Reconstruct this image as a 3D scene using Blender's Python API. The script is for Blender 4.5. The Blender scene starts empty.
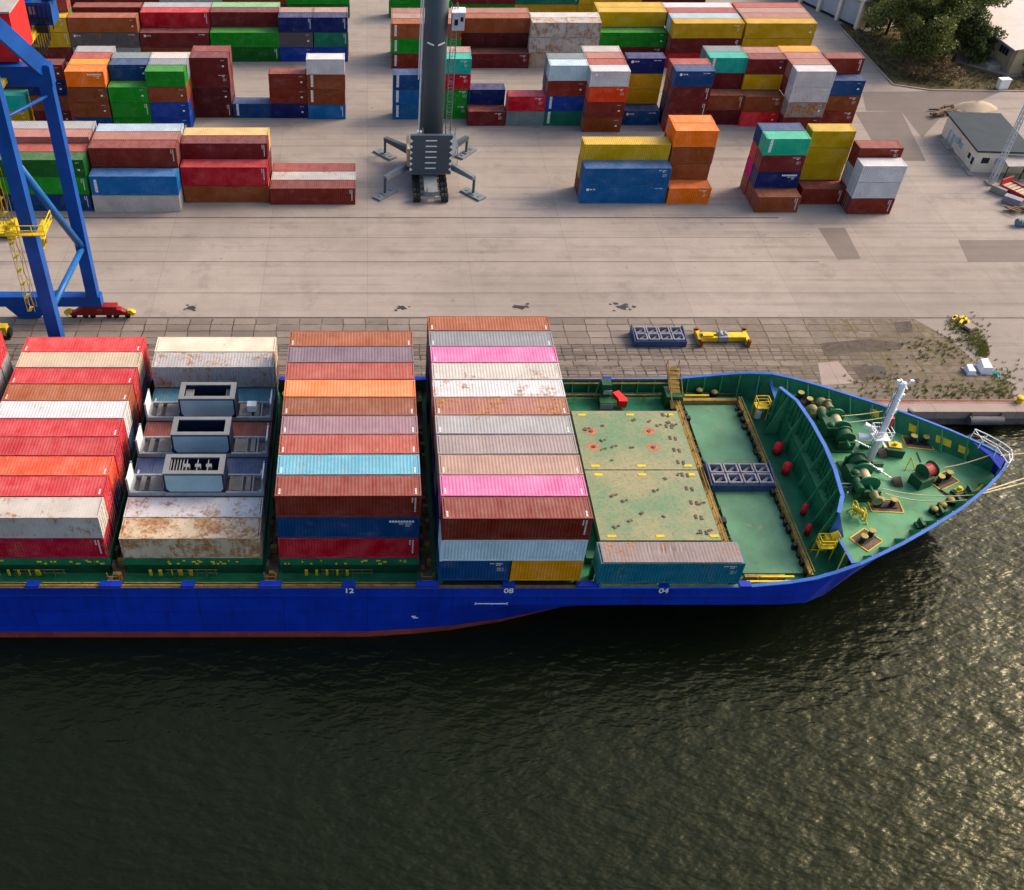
import bpy, math, random
from mathutils import Vector, Matrix
random.seed(7)
sc = bpy.context.scene
COL = sc.collection
R = math.radians

# ------------------------------------------------------------------ camera, sky, sun, exposure
CAMH, DEP, FPX, PPX, PPY = 73.8, R(42.68), 1018.0, 367.5, 445.0
cam_d = bpy.data.cameras.new('camera'); cam = bpy.data.objects.new('camera', cam_d); COL.objects.link(cam)
cam.location = (0, 0, CAMH); cam.rotation_euler = (math.pi/2 - DEP, 0, 0)
cam_d.sensor_fit = 'HORIZONTAL'; cam_d.sensor_width = 36.0
cam_d.lens = FPX*36.0/1024.0; cam_d.shift_x = (512-PPX)/1024.0; cam_d.shift_y = 0.0
cam_d.clip_start = 0.5; cam_d.clip_end = 6000
sc.camera = cam

SUN_AZ, SUN_EL = 21.0, 35.0            # azimuth from +X towards +Y, elevation
w = bpy.data.worlds.new('World'); sc.world = w; w.use_nodes = True
nt = w.node_tree
sky = nt.nodes.new('ShaderNodeTexSky'); sky.sky_type = 'NISHITA'; sky.sun_disc = False
sky.sun_elevation = R(SUN_EL); sky.sun_rotation = R(90 - SUN_AZ)
sky.air_density = 1.0; sky.dust_density = 5.0; sky.ozone_density = .6
bg = nt.nodes['Background']; bg.inputs['Strength'].default_value = 0.15
nt.links.new(sky.outputs[0], bg.inputs[0])
sun_d = bpy.data.lights.new('sun', 'SUN'); sun = bpy.data.objects.new('sun', sun_d); COL.objects.link(sun)
sun_d.energy = 1.85; sun_d.angle = R(24.0); sun_d.color = (1.0, 0.76, 0.55)
_sd = Vector((math.cos(R(SUN_EL))*math.cos(R(SUN_AZ)), math.cos(R(SUN_EL))*math.sin(R(SUN_AZ)), math.sin(R(SUN_EL))))
sun.rotation_euler = (-_sd).to_track_quat('-Z', 'Y').to_euler()
sc.view_settings.view_transform = 'Standard'; sc.view_settings.look = 'None'
sc.view_settings.gamma = 1.0; sc.view_settings.use_curve_mapping = False
sc.view_settings.exposure = 0.82

def at(px, py, z=0.0):
    """surveying helper: the point at height z seen at a pixel of the photograph"""
    a = (px-PPX)/FPX; b = (PPY-py)/FPX; c, s = math.cos(DEP), math.sin(DEP)
    r = (a, c+b*s, -s+b*c); t = (z-CAMH)/r[2]
    return Vector((r[0]*t, r[1]*t, z))
def aty(px, py, y):
    a = (px-PPX)/FPX; b = (PPY-py)/FPX; c, s = math.cos(DEP), math.sin(DEP)
    r = (a, c+b*s, -s+b*c); t = y/r[1]
    return Vector((r[0]*t, y, CAMH+r[2]*t))

# ------------------------------------------------------------------ materials
def lin(h):
    h = h.lstrip('#'); v = [int(h[i:i+2], 16)/255 for i in (0, 2, 4)]
    return tuple(x/12.92 if x <= .04045 else ((x+.055)/1.055)**2.4 for x in v)
class NT:
    def __init__(s, name):
        s.m = bpy.data.materials.new(name); s.m.use_nodes = True; s.t = s.m.node_tree
        s.b = s.t.nodes['Principled BSDF']; s.o = s.t.nodes['Material Output']
    def n(s, typ, **kw):
        nd = s.t.nodes.new('ShaderNode'+typ)
        for k, v in kw.items(): setattr(nd, k, v)
        return nd
    def l(s, a, b): s.t.links.new(a, b)
    def set(s, sock, v):
        if isinstance(v, (bpy.types.NodeSocket,)): s.l(v, sock)
        elif isinstance(v, tuple) and len(v) == 3 and sock.type == 'RGBA': sock.default_value = (*v, 1)
        else: sock.default_value = v
    def noise(s, vec, scale, detail=4, rough=.55, dim='3D'):
        nd = s.n('TexNoise', noise_dimensions=dim); s.l(vec, nd.inputs['Vector'])
        nd.inputs['Scale'].default_value = scale; nd.inputs['Detail'].default_value = detail; nd.inputs['Roughness'].default_value = rough
        return nd.outputs['Fac']
    def map(s, vec, scale=(1, 1, 1), loc=(0, 0, 0), rot=(0, 0, 0)):
        nd = s.n('Mapping'); s.l(vec, nd.inputs[0]); nd.inputs['Scale'].default_value = scale
        nd.inputs['Location'].default_value = loc; nd.inputs['Rotation'].default_value = rot
        return nd.outputs[0]
    def ramp(s, f, a, b, va=0.0, vb=1.0):
        nd = s.n('MapRange'); nd.clamp = True; s.l(f, nd.inputs[0])
        for i, v in ((1, a), (2, b), (3, va), (4, vb)): s.set(nd.inputs[i], v)
        return nd.outputs[0]
    def math(s, op, a, b=0.0, c=None):
        nd = s.n('Math', operation=op); s.set(nd.inputs[0], a); s.set(nd.inputs[1], b)
        if c is not None: s.set(nd.inputs[2], c)
        return nd.outputs[0]
    def mix(s, f, a, b, mode='MIX'):
        nd = s.n('Mix', data_type='RGBA', blend_type=mode); s.set(nd.inputs[0], f); s.set(nd.inputs[6], a); s.set(nd.inputs[7], b)
        return nd.outputs[2]
    def obj(s): return s.n('TexCoord').outputs['Object']
    def pos(s): return s.n('NewGeometry').outputs['Position']
    def bump(s, h, strength=.3, dist=.02):
        nd = s.n('Bump'); s.l(h, nd.inputs['Height']); nd.inputs['Strength'].default_value = strength; nd.inputs['Distance'].default_value = dist
        s.l(nd.outputs[0], s.b.inputs['Normal']); return nd
def paint(name, rgb, rough=.5, var=.25, wear=0.0, wearcol=(.16, .07, .03), scale=.6, dirt=.15, metal=0.0):
    """painted or bare surface with uneven tone, grime and optional rust or worn spots"""
    k = NT(name); P = k.pos()
    n1 = k.noise(P, scale, 5, .6); n2 = k.noise(P, scale*7, 4, .6)
    dk = tuple(c*(1-var) for c in rgb); lt = tuple(min(1, c*(1+var*.8)+.01*var) for c in rgb)
    c = k.mix(k.ramp(n1, .3, .7), dk, lt)
    c = k.mix(k.ramp(n2, .55, .8, 0, dirt), c, (.06, .05, .04))
    if wear > 0:
        m = k.ramp(k.noise(P, scale*2.6, 8, .68), .66-.22*wear, .74-.18*wear)
        c = k.mix(m, c, wearcol)
    k.l(c, k.b.inputs['Base Color']); k.b.inputs['Roughness'].default_value = rough; k.b.inputs['Metallic'].default_value = metal; k.b.inputs['Specular IOR Level'].default_value = .25
    return k.m
def container_mat(name, mass=False):
    """one paint for every container: the colour is the object's own colour, its alpha how worn it is"""
    k = NT(name); oi = k.n('ObjectInfo'); O = k.obj()
    off = k.n('VectorMath', operation='ADD'); k.l(O, off.inputs[0])
    cx = k.n('CombineXYZ'); k.l(k.math('MULTIPLY', oi.outputs['Random'], 91.0), cx.inputs[0]); k.l(k.math('MULTIPLY', oi.outputs['Random'], 37.0), cx.inputs[1]); k.l(cx.outputs[0], off.inputs[1])
    V = off.outputs[0]
    base = oi.outputs['Color']; wear = oi.outputs['Alpha']
    if mass: av = k.n('Attribute'); av.attribute_name = 'paint'; base = av.outputs['Color']; wear = av.outputs['Alpha']
    n1 = k.noise(V, .45, 4, .6)
    hv = k.n('HueSaturation'); k.l(base, hv.inputs['Color'])
    k.l(k.ramp(n1, .25, .75, .80, 1.14), hv.inputs['Value']); k.l(k.ramp(n1, .3, .8, 1.06, .9), hv.inputs['Saturation'])
    c = hv.outputs[0]
    # vertical run-off streaks and general grime
    st = k.noise(k.map(V, (5, 5, .5)), 1.0, 4, .6)
    c = k.mix(k.ramp(st, .55, .82, 0, .13), c, (.07, .055, .045))
    # roofs: sun-bleached, dusty sheet, grime along corrugations; pale tone also paints in overhead light
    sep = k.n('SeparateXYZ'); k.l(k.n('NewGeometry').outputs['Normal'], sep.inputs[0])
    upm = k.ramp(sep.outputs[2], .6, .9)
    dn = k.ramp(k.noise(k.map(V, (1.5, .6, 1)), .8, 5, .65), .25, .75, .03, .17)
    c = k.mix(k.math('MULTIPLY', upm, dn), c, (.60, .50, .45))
    # broad faded and scuffed areas, dark stains pooled on the sheet
    fd = k.noise(k.map(V, (.55, .9, .9)), 1.0, 6, .66)
    c = k.mix(k.ramp(fd, .54, .72, 0, .22), c, k.mix(.35, base, (.62, .58, .54)))
    dsn = k.noise(k.map(V, (.7, 1.3, 1.3), (5, 3, 1)), 1.0, 7, .7)
    c = k.mix(k.ramp(dsn, .60, .74, 0, .45), c, k.mix(.6, base, (.045, .035, .03)))
    # rust blooms and streaks: more with wear
    r1 = k.noise(V, .55, 7, .66); r2 = k.noise(k.map(V, (2.5, 2.5, .8)), 1.3, 8, .7)
    r3 = k.noise(V, 4.5, 5, .65)
    rr = k.math('ADD', k.math('ADD', k.math('MULTIPLY', r1, .48), k.math('MULTIPLY', r2, .32)), k.math('MULTIPLY', r3, .20))
    thr = k.ramp(wear, 0, 1, .665, .43)
    m = k.ramp(k.math('SUBTRACT', rr, thr), 0.0, .07)
    rc = k.mix(k.ramp(k.noise(V, 3, 4), .4, .65), (.20, .075, .025), (.42, .23, .075))
    c = k.mix(k.math('MULTIPLY', m, .85), c, rc)
    k.l(c, k.b.inputs['Base Color'])
    k.l(k.ramp(n1, .3, .7, .45, .62), k.b.inputs['Roughness']); k.b.inputs['Specular IOR Level'].default_value = .16
    return k.m
M = {}
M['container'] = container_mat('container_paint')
M['rod'] = paint('galvanised_rod', (.32, .32, .32), .45, .2)
M['white_mark'] = paint('white_lettering', (.75, .75, .74), .6, .1)
M['gold_mark'] = paint('gold_lettering', (.6, .42, .06), .6, .1)
def hull_mat():
    k = NT('hull_blue_paint'); P = k.pos()
    sp = k.n('SeparateXYZ'); k.l(P, sp.inputs[0]); cb = k.n('CombineXYZ'); k.l(sp.outputs[0], cb.inputs[0]); k.l(sp.outputs[2], cb.inputs[1])
    n1 = k.noise(P, .30, 6, .62)
    c = k.mix(k.ramp(n1, .3, .7), (.0025, .022, .31), (.004, .036, .44))
    br = k.n('TexBrick'); k.l(cb.outputs[0], br.inputs['Vector']); br.inputs['Scale'].default_value = 1; br.inputs['Brick Width'].default_value = 7.4; br.inputs['Row Height'].default_value = 1.9; br.inputs['Mortar Size'].default_value = .035; br.offset = 0.0
    br.inputs['Color1'].default_value = (.90, .90, .90, 1); br.inputs['Color2'].default_value = (1.08, 1.08, 1.08, 1); br.inputs['Mortar'].default_value = (.55, .55, .6, 1)
    c = k.mix(1.0, c, br.outputs['Color'], 'MULTIPLY')
    st = k.noise(k.map(P, (1.6, 1.6, .16)), 1.0, 5, .65)
    c = k.mix(k.ramp(st, .52, .74, 0, .55), c, (.006, .016, .085))
    sc_ = k.noise(k.map(P, (.25, .25, 1.8)), 1.0, 6, .7)
    c = k.mix(k.ramp(sc_, .62, .72, 0, .45), c, (.018, .05, .30))
    rs = k.noise(k.map(P, (2.2, 2.2, .35)), 1.0, 7, .7)
    c = k.mix(k.ramp(rs, .68, .76, 0, .55), c, (.05, .03, .06))
    k.l(c, k.b.inputs['Base Color']); k.b.inputs['Roughness'].default_value = .45; k.b.inputs['Specular IOR Level'].default_value = .2
    k.bump(k.noise(P, .55, 3), .25, .12)
    return k.m
M['hull_blue'] = hull_mat()
M['rail_blue'] = paint('rail_blue_paint', (.035, .13, .46), .45, .2, .15, (.16, .2, .3), .7)
M['dull_yellow'] = paint('worn_yellow_paint', (.33, .27, .07), .6, .3, .4, (.14, .11, .05), 2.0)
M['boot'] = paint('boot_top_red', (.21, .036, .030), .6, .3, .35, (.25, .09, .07), .5)
M['antifoul'] = paint('antifouling_red', (.16, .02, .018), .6, .2)
M['deck'] = paint('deck_green_paint', (.055, .215, .105), .5, .28, .25, (.10, .19, .10), .35, .2)
M['foredeck'] = paint('foredeck_green_paint', (.068, .245, .118), .45, .30, .35, (.12, .19, .09), .35, .35)
M['green'] = paint('bulwark_green_paint', (.009, .140, .062), .5, .3, .12, (.03, .07, .03), .6, .25)
M['green_lt'] = paint('stiffener_green_paint', (.045, .26, .115), .5, .2, .1, (.05, .12, .05))
M['green_dk'] = paint('machinery_green_paint', (.012, .075, .030), .45, .3, .2, (.05, .06, .02), .9)
M['olive'] = paint('worn_drum_steel', (.20, .19, .08), .45, .35, .3, (.10, .07, .03), 1.5)
M['yellow'] = paint('safety_yellow_paint', (.62, .44, .015), .5, .25, .2, (.22, .12, .03), 1.2)
M['brownrail'] = paint('rusty_yellow_girder', (.26, .17, .035), .6, .4, .5, (.10, .06, .03), 1.0)
M['brown'] = paint('rusted_plate', (.11, .075, .055), .7, .4, .4, (.16, .08, .04), 1.3)
M['black'] = paint('black_steel', (.014, .014, .015), .5, .3)
M['grey'] = paint('grey_steel_paint', (.24, .27, .29), .5, .2, .15, (.14, .1, .07), .9)
M['white'] = paint('white_paint', (.74, .75, .77), .5, .12, .1, (.4, .3, .2), 1.2)
M['red'] = paint('bright_red_paint', (.66, .018, .02), .45, .2)
M['crane_blue'] = paint('gantry_blue_paint', (.002, .062, .29), .45, .25, .15, (.005, .03, .10), .3)
M['crane_blue_lt'] = paint('brace_blue_paint', (.006, .10, .33), .4, .2)
M['mast_grey'] = paint('mast_grey_paint', (.050, .072, .088), .42, .14, 0, (.1, .1, .1), .25, .05)
M['pad_grey'] = paint('outrigger_grey_paint', (.16, .185, .20), .5, .2, .1, (.1, .08, .06))
M['rope'] = paint('mooring_rope', (.52, .45, .27), .9, .2)
M['bin_blue'] = paint('bin_blue_paint', (.035, .07, .17), .5, .3, .25, (.13, .1, .09), 1.2)
M['bin_grey'] = paint('bin_rim_grey', (.20, .21, .26), .6, .3, .3, (.15, .1, .08), 1.5)
M['bin_rust'] = paint('bin_rusty_inside', (.10, .065, .05), .8, .4, .3)
M['glass'] = paint('dark_window_glass', (.015, .02, .025), .12, .1)
M['tyre'] = paint('tyre_rubber', (.018, .018, .018), .85, .3)
M['timber'] = paint('worn_timber', (.17, .115, .06), .8, .35)
M['rack_grey'] = paint('rack_grey_paint', (.25, .28, .31), .55, .25, .3, (.17, .12, .09), 1.0)
M['rack_slat'] = paint('rack_deck_planks', (.19, .18, .165), .8, .35, .2)
M['cargo_steel'] = paint('cargo_primer_grey', (.17, .18, .19), .45, .12, .05, (.2, .15, .1))
M['cargo_panel'] = paint('cargo_pale_blue_panel', (.26, .42, .50), .45, .12)
M['cargo_navy'] = paint('cargo_navy_edge', (.006, .013, .04), .5, .2)

def hatch_mat():
    k = NT('worn_hatch_paint'); P = k.pos()
    n1 = k.noise(P, .22, 6, .62); n2 = k.noise(P, 1.1, 7, .68); n3 = k.noise(P, 3.2, 5, .6)
    c = k.mix(k.ramp(n1, .36, .60), (.095, .205, .105), (.255, .245, .130))
    c = k.mix(k.ramp(n2, .50, .70, 0, .6), c, (.20, .20, .105))
    c = k.mix(k.ramp(k.noise(P, 2.2, 8, .7), .62, .68, 0, .85), c, (.17, .09, .05))
    c = k.mix(k.ramp(n3, .48, .70, 0, .55), c, (.085, .10, .055))
    k.l(c, k.b.inputs['Base Color']); k.b.inputs['Roughness'].default_value = .6
    return k.m
M['hatch'] = hatch_mat()
M['well'] = paint('well_green_paint', (.078, .215, .120), .5, .25, .4, (.15, .22, .13), .3, .35)

def concrete(name, c0, c1, joint=(6.2, 13.0), mortar=.035, jc=(.07, .06, .05), moss=False, stain=.5, jmix=.7, shift=(0, 0)):
    k = NT(name); P = k.pos()
    n1 = k.noise(P, .035, 5, .6); n2 = k.noise(P, .35, 7, .65); n3 = k.noise(P, 4.0, 4, .6)
    c = k.mix(k.ramp(n1, .35, .65), c0, c1)
    c = k.mix(k.ramp(n2, .35, .75, 0, .34), c, tuple(x*.58 for x in c0))
    c = k.mix(k.ramp(n3, .4, .7, 0, .25), c, tuple(x*.68 for x in c0))
    # tyre marks run along the quay
    tr = k.noise(k.map(P, (.02, .55, 1)), 1.0, 5, .6)
    c = k.mix(k.ramp(tr, .52, .72, 0, .30*stain), c, tuple(x*.5 for x in c0))
    bv = k.map(P, (1, 1, 1), (shift[0], shift[1], 0))
    if moss:                                    # settled slabs: the joints wander
        dn = k.n('TexNoise'); k.l(P, dn.inputs['Vector']); dn.inputs['Scale'].default_value = .45
        ds = k.n('VectorMath', operation='MULTIPLY_ADD'); k.l(dn.outputs['Color'], ds.inputs[0]); ds.inputs[1].default_value = (.55, .30, 0); k.l(bv, ds.inputs[2]); bv = ds.outputs[0]
    # long dark wheel tracks and patches of spilled dirt
    wt = k.noise(k.map(P, (.012, .9, 1)), 1.0, 3, .5); wt2 = k.noise(P, .11, 6, .65)
    c = k.mix(k.math('MULTIPLY', k.ramp(wt, .50, .68), k.ramp(wt2, .35, .65, 0, .42*stain)), c, tuple(x*.40 for x in c0))
    c = k.mix(k.ramp(k.noise(P, .17, 8, .7), .55, .72, 0, .5*stain), c, tuple(x*.5 for x in c0))
    br = k.n('TexBrick'); k.l(bv, br.inputs['Vector'])
    br.inputs['Scale'].default_value = 1.0; br.inputs['Brick Width'].default_value = joint[1]; br.inputs['Row Height'].default_value = joint[0]
    br.inputs['Mortar Size'].default_value = mortar; br.inputs['Mortar Smooth'].default_value = .3
    br.inputs['Color1'].default_value = (.93, .93, .94, 1) if not moss else (.78, .78, .78, 1); br.inputs['Color2'].default_value = (1.03, 1.03, 1.02, 1) if not moss else (1.12, 1.11, 1.10, 1); br.inputs['Mortar'].default_value = (1, 1, 1, 1)
    br.offset = 0.0; br.offset_frequency = 2
    c = k.mix(1.0, c, br.outputs['Color'], 'MULTIPLY')
    jm = k.math('MULTIPLY', br.outputs['Fac'], k.ramp(k.noise(P, .5, 4), .3, .6, .25, jmix))
    c = k.mix(jm, c, jc)
    # oil blots
    ob = k.noise(P, .8, 3, .5)
    c = k.mix(k.ramp(ob, .70, .76, 0, .35*stain), c, (.06, .05, .045))
    if moss:
        sx = k.n('SeparateXYZ'); k.l(P, sx.inputs[0])
        z = k.math('MULTIPLY', k.ramp(sx.outputs[0], 34, 60), k.ramp(k.noise(P, .16, 5, .6), .34, .56))
        z = k.math('MAXIMUM', z, k.ramp(sx.outputs[0], 57, 66, 0, .95))
        gm = k.math('MULTIPLY', z, k.math('MAXIMUM', k.ramp(k.noise(P, 1.1, 7, .7), .40, .60, .05, .95), k.math('MULTIPLY', br.outputs['Fac'], .95)))
        c = k.mix(gm, c, k.mix(k.ramp(k.noise(P, .7, 3), .4, .6), (.085, .075, .025), (.12, .09, .05)))
    k.l(c, k.b.inputs['Base Color']); k.b.inputs['Roughness'].default_value = .85; k.b.inputs['Specular IOR Level'].default_value = .2
    k.bump(n3, .15, .02)
    return k.m
M['yard'] = concrete('yard_concrete', (.275, .241, .215), (.350, .309, .278), (12.2, 13.5), .035, jmix=.38, stain=1.05)
M['apron'] = concrete('apron_slabs', (.190, .160, .140), (.255, .220, .194), (1.36, 2.7), .085, (.042, .034, .026), True, 1.15, 1.0)
M['railbed'] = concrete('rail_bed_setts', (.165, .138, .120), (.235, .203, .178), (.72, 1.3), .10, (.035, .028, .022), True, 1.2, 1.0)
M['cap'] = concrete('quay_cap_concrete', (.30, .245, .215), (.37, .30, .265), (50, 9), .04)
M['quayface'] = paint('quay_wall_concrete', (.12, .10, .085), .8, .35, .5, (.05, .045, .035), .5)
M['asphalt'] = concrete('asphalt_patch', (.160, .138, .127), (.185, .162, .150), (400, 400), .01)
M['asphalt_old'] = concrete('old_asphalt_patch', (.18, .152, .136), (.20, .172, .155), (400, 400), .01)
M['asphalt_dark'] = paint('tarry_patch', (.075, .060, .048), .9, .35, .5, (.13, .105, .085), .9)
M['soil'] = paint('dry_verge_soil', (.085, .07, .03), .95, .4, .5, (.05, .055, .015), .5)
M['rail'] = paint('worn_rail_steel', (.085, .065, .055), .5, .3)
M['rail_red'] = paint('red_kerb_steel', (.27, .10, .085), .6, .3, .3, (.2, .15, .12))
M['oil'] = paint('oil_spill', (.035, .03, .028), .5, .3)
def water_mat():
    k = NT('harbour_water'); P = k.pos()
    b = k.b; b.inputs['Base Color'].default_value = (.0042, .0064, .0024, 1); b.inputs['Roughness'].default_value = .20; b.inputs['Specular Tint'].default_value = (.93, .95, .60, 1); b.inputs['IOR'].default_value = 1.333
    return k.m
M['water'] = water_mat()
def leaf_mat(name, a, b_):
    k = NT(name); P = k.pos(); oi = k.n('NewGeometry')
    c = k.mix(k.ramp(k.noise(P, .8, 3), .35, .65), a, b_)
    c = k.mix(k.math('MULTIPLY', oi.outputs['Random Per Island'], .7), c, tuple(x*1.5 for x in b_))
    k.l(c, k.b.inputs['Base Color']); k.b.inputs['Roughness'].default_value = .6
    tr = k.n('BsdfTranslucent'); k.l(c, tr.inputs[0])
    mx = k.n('MixShader'); mx.inputs[0].default_value = .25
    k.l(k.b.outputs[0], mx.inputs[1]); k.l(tr.outputs[0], mx.inputs[2]); k.l(mx.outputs[0], k.o.inputs[0])
    return k.m
M['leaf'] = leaf_mat('tree_leaves', (.048, .080, .014), (.108, .125, .024))
M['leaf2'] = leaf_mat('dark_tree_leaves', (.036, .064, .013), (.080, .100, .022))
M['dryleaf'] = leaf_mat('dry_brush_leaves', (.085, .055, .03), (.11, .075, .03))
M['grass'] = leaf_mat('weed_blades', (.07, .10, .015), (.14, .13, .025))
M['bark'] = paint('tree_bark', (.075, .052, .035), .9, .3)

# ------------------------------------------------------------------ mesh building
class MB:
    def __init__(s): s.v = []; s.f = []; s.mi = []; s.cur = 0; s.cut = []
    def mat(s, i): s.cur = i; return s
    def face(s, *ids): s.f.append(ids); s.mi.append(s.cur)
    def add(s, pts, faces):
        o = len(s.v); s.cut.append((o, len(s.f))); s.v += [tuple(p) for p in pts]
        for f in faces: s.face(*[o+i for i in f])
        return s
    def box(s, x0, x1, y0, y1, z0, z1):
        return s.add([(x0,y0,z0),(x1,y0,z0),(x1,y1,z0),(x0,y1,z0),(x0,y0,z1),(x1,y0,z1),(x1,y1,z1),(x0,y1,z1)],
                     [(0,3,2,1),(4,5,6,7),(0,1,5,4),(1,2,6,5),(2,3,7,6),(3,0,4,7)])
    def cbox(s, c, sz, rz=0.0):
        hx, hy, hz = sz[0]/2, sz[1]/2, sz[2]/2; ca, sa = math.cos(rz), math.sin(rz)
        P = [(c[0]+x*ca-y*sa, c[1]+x*sa+y*ca, c[2]+z) for z in (-hz, hz) for x, y in ((-hx,-hy),(hx,-hy),(hx,hy),(-hx,hy))]
        return s.add(P, [(0,3,2,1),(4,5,6,7),(0,1,5,4),(1,2,6,5),(2,3,7,6),(3,0,4,7)])
    def beam(s, a, b, w, h, upv=(0, 0, 1)):
        """box section from a to b, w across, h along upv"""
        a = Vector(a); b = Vector(b); d = (b-a).normalized(); u = Vector(upv)
        if abs(d.dot(u)) > .98: u = Vector((0, 1, 0))
        r = d.cross(u).normalized(); u = r.cross(d).normalized()
        P = [p + r*x*w/2 + u*y*h/2 for p in (a, b) for x, y in ((-1,-1),(1,-1),(1,1),(-1,1))]
        return s.add(P, [(0,1,2,3),(7,6,5,4),(0,4,5,1),(1,5,6,2),(2,6,7,3),(3,7,4,0)])
    def tube(s, a, b, r0, r1=None, n=10, caps=True):
        a = Vector(a); b = Vector(b); r1 = r0 if r1 is None else r1
        d = (b-a).normalized(); u = Vector((0, 0, 1)) if abs(d.z) < .95 else Vector((1, 0, 0))
        x = d.cross(u).normalized(); y = d.cross(x)
        P = [];
        for p, r in ((a, r0), (b, r1)):
            for i in range(n):
                t = 2*math.pi*i/n; P.append(p + x*math.cos(t)*r + y*math.sin(t)*r)
        F = [(i, (i+1) % n, n+(i+1) % n, n+i) for i in range(n)]
        if caps: F += [tuple(range(n-1, -1, -1)), tuple(range(n, 2*n))]
        return s.add(P, F)
    def path(s, pts, r, n=6):
        for a, b in zip(pts, pts[1:]): s.tube(a, b, r, n=n)
        return s
    def prism(s, pts, z0, z1):
        n = len(pts); P = [(p[0], p[1], z0) for p in pts] + [(p[0], p[1], z1) for p in pts]
        return s.add(P, [tuple(range(n-1, -1, -1)), tuple(range(n, 2*n))] + [(i, (i+1) % n, n+(i+1) % n, n+i) for i in range(n)])
    def dome(s, c, r, h, n=12, m=4):
        P = []; F = []
        for j in range(m+1):
            t = j/m*math.pi/2
            for i in range(n):
                a = 2*math.pi*i/n; P.append((c[0]+r*math.cos(t)*math.cos(a), c[1]+r*math.cos(t)*math.sin(a), c[2]+h*math.sin(t)))
        for j in range(m):
            for i in range(n): F.append((j*n+i, j*n+(i+1) % n, (j+1)*n+(i+1) % n, (j+1)*n+i))
        return s.add(P, F)
    def mesh(s, name, mats, origin=(0, 0, 0), smooth=False):
        me = bpy.data.meshes.new(name); o = Vector(origin)
        me.from_pydata([tuple(Vector(v)-o) for v in s.v], [], s.f)
        for m in mats: me.materials.append(m)
        me.polygons.foreach_set('material_index', s.mi)
        if smooth: me.polygons.foreach_set('use_smooth', [True]*len(me.polygons))
        me.update(); return me
ORG = {}
def tag(o, label=None, cat=None, group=None, kind=None):
    if label: o['label'] = label
    if cat: o['category'] = cat
    if group: o['group'] = group
    if kind: o['kind'] = kind
    return o
def thing(name, loc, label, cat, group=None):
    o = bpy.data.objects.new(name, None); o.location = loc; o.empty_display_size = .5; COL.objects.link(o)
    ORG[o.name] = Vector(loc); return tag(o, label, cat, group)
def part(name, mb, mats, parent, smooth=False, label=None, each=False):
    if each:                                   # one object for every piece of the builder
        out = []
        for i, (v0, f0) in enumerate(mb.cut):
            v1, f1 = mb.cut[i+1] if i+1 < len(mb.cut) else (len(mb.v), len(mb.f))
            q = MB(); q.v = mb.v[v0:v1]; q.f = [tuple(k-v0 for k in f) for f in mb.f[f0:f1]]; q.mi = mb.mi[f0:f1]
            out.append(part(name, q, mats, parent, smooth, label))
        return out
    org = ORG[parent.name]
    mats = [M[m] if isinstance(m, str) else m for m in (mats if isinstance(mats, (list, tuple)) else [mats])]
    o = bpy.data.objects.new(name, mb.mesh(name, mats, org, smooth)); COL.objects.link(o); o.parent = parent
    ORG[o.name] = org
    if label: o['label'] = label
    return o
def solo(name, mb, mats, loc, label=None, cat=None, group=None, kind=None, smooth=False):
    mats = [M[m] if isinstance(m, str) else m for m in (mats if isinstance(mats, (list, tuple)) else [mats])]
    o = bpy.data.objects.new(name, mb.mesh(name, mats, loc, smooth)); o.location = loc; COL.objects.link(o)
    ORG[o.name] = Vector(loc); return tag(o, label, cat, group, kind)
def copy_tree(o, parent=None):
    c = o.copy(); COL.objects.link(c); c.parent = parent
    ORG[c.name] = ORG.get(o.name, Vector((0, 0, 0)))
    for ch in list(o.children): copy_tree(ch, c)
    return c
# ------------------------------------------------------------------ the setting: ground, quay, water
QY, WZ = 85.4, -1.8
def water_waves():
    m = M['water']; k = NT.__new__(NT); k.m = m; k.t = m.node_tree; k.b = k.t.nodes['Principled BSDF']; k.o = k.t.nodes['Material Output']
    P = k.pos()
    big = k.noise(k.map(P, (.16, .30, 1), rot=(0, 0, R(-38))), 1.0, 3, .5)
    a = k.noise(k.map(P, (.52, 1.10, 1), rot=(0, 0, R(-50))), 1.0, 2, .5)
    b = k.noise(k.map(P, (1.5, 2.9, 1), rot=(0, 0, R(-32))), 1.0, 2, .5)
    h = k.math('ADD', k.math('MULTIPLY', big, .6), k.math('ADD', k.math('MULTIPLY', a, .62), k.math('MULTIPLY', b, .16)))
    nd = k.n('Bump'); k.l(h, nd.inputs['Height']); nd.inputs['Strength'].default_value = 1.0; nd.inputs['Distance'].default_value = .33
    k.l(nd.outputs[0], k.b.inputs['Normal'])
water_waves()
m = MB(); m.add([(-1500, -900, WZ), (1500, -900, WZ), (1500, QY+.5, WZ), (-1500, QY+.5, WZ)], [(0, 1, 2, 3)])
solo('water', m, 'water', (0, 0, WZ), kind='structure')
m = MB(); m.add([(-1500, QY, 0), (1500, QY, 0), (1500, 2500, 0), (-1500, 2500, 0)], [(0, 1, 2, 3)])
solo('ground', m, 'yard', (0, 0, 0), kind='structure')
m = MB(); m.add([(-1500, QY, -8), (1500, QY, -8), (1500, QY, 0), (-1500, QY, 0)], [(0, 1, 2, 3)])
solo('quay_wall_ground', m, 'quayface', (0, QY, 0), kind='structure')
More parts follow.
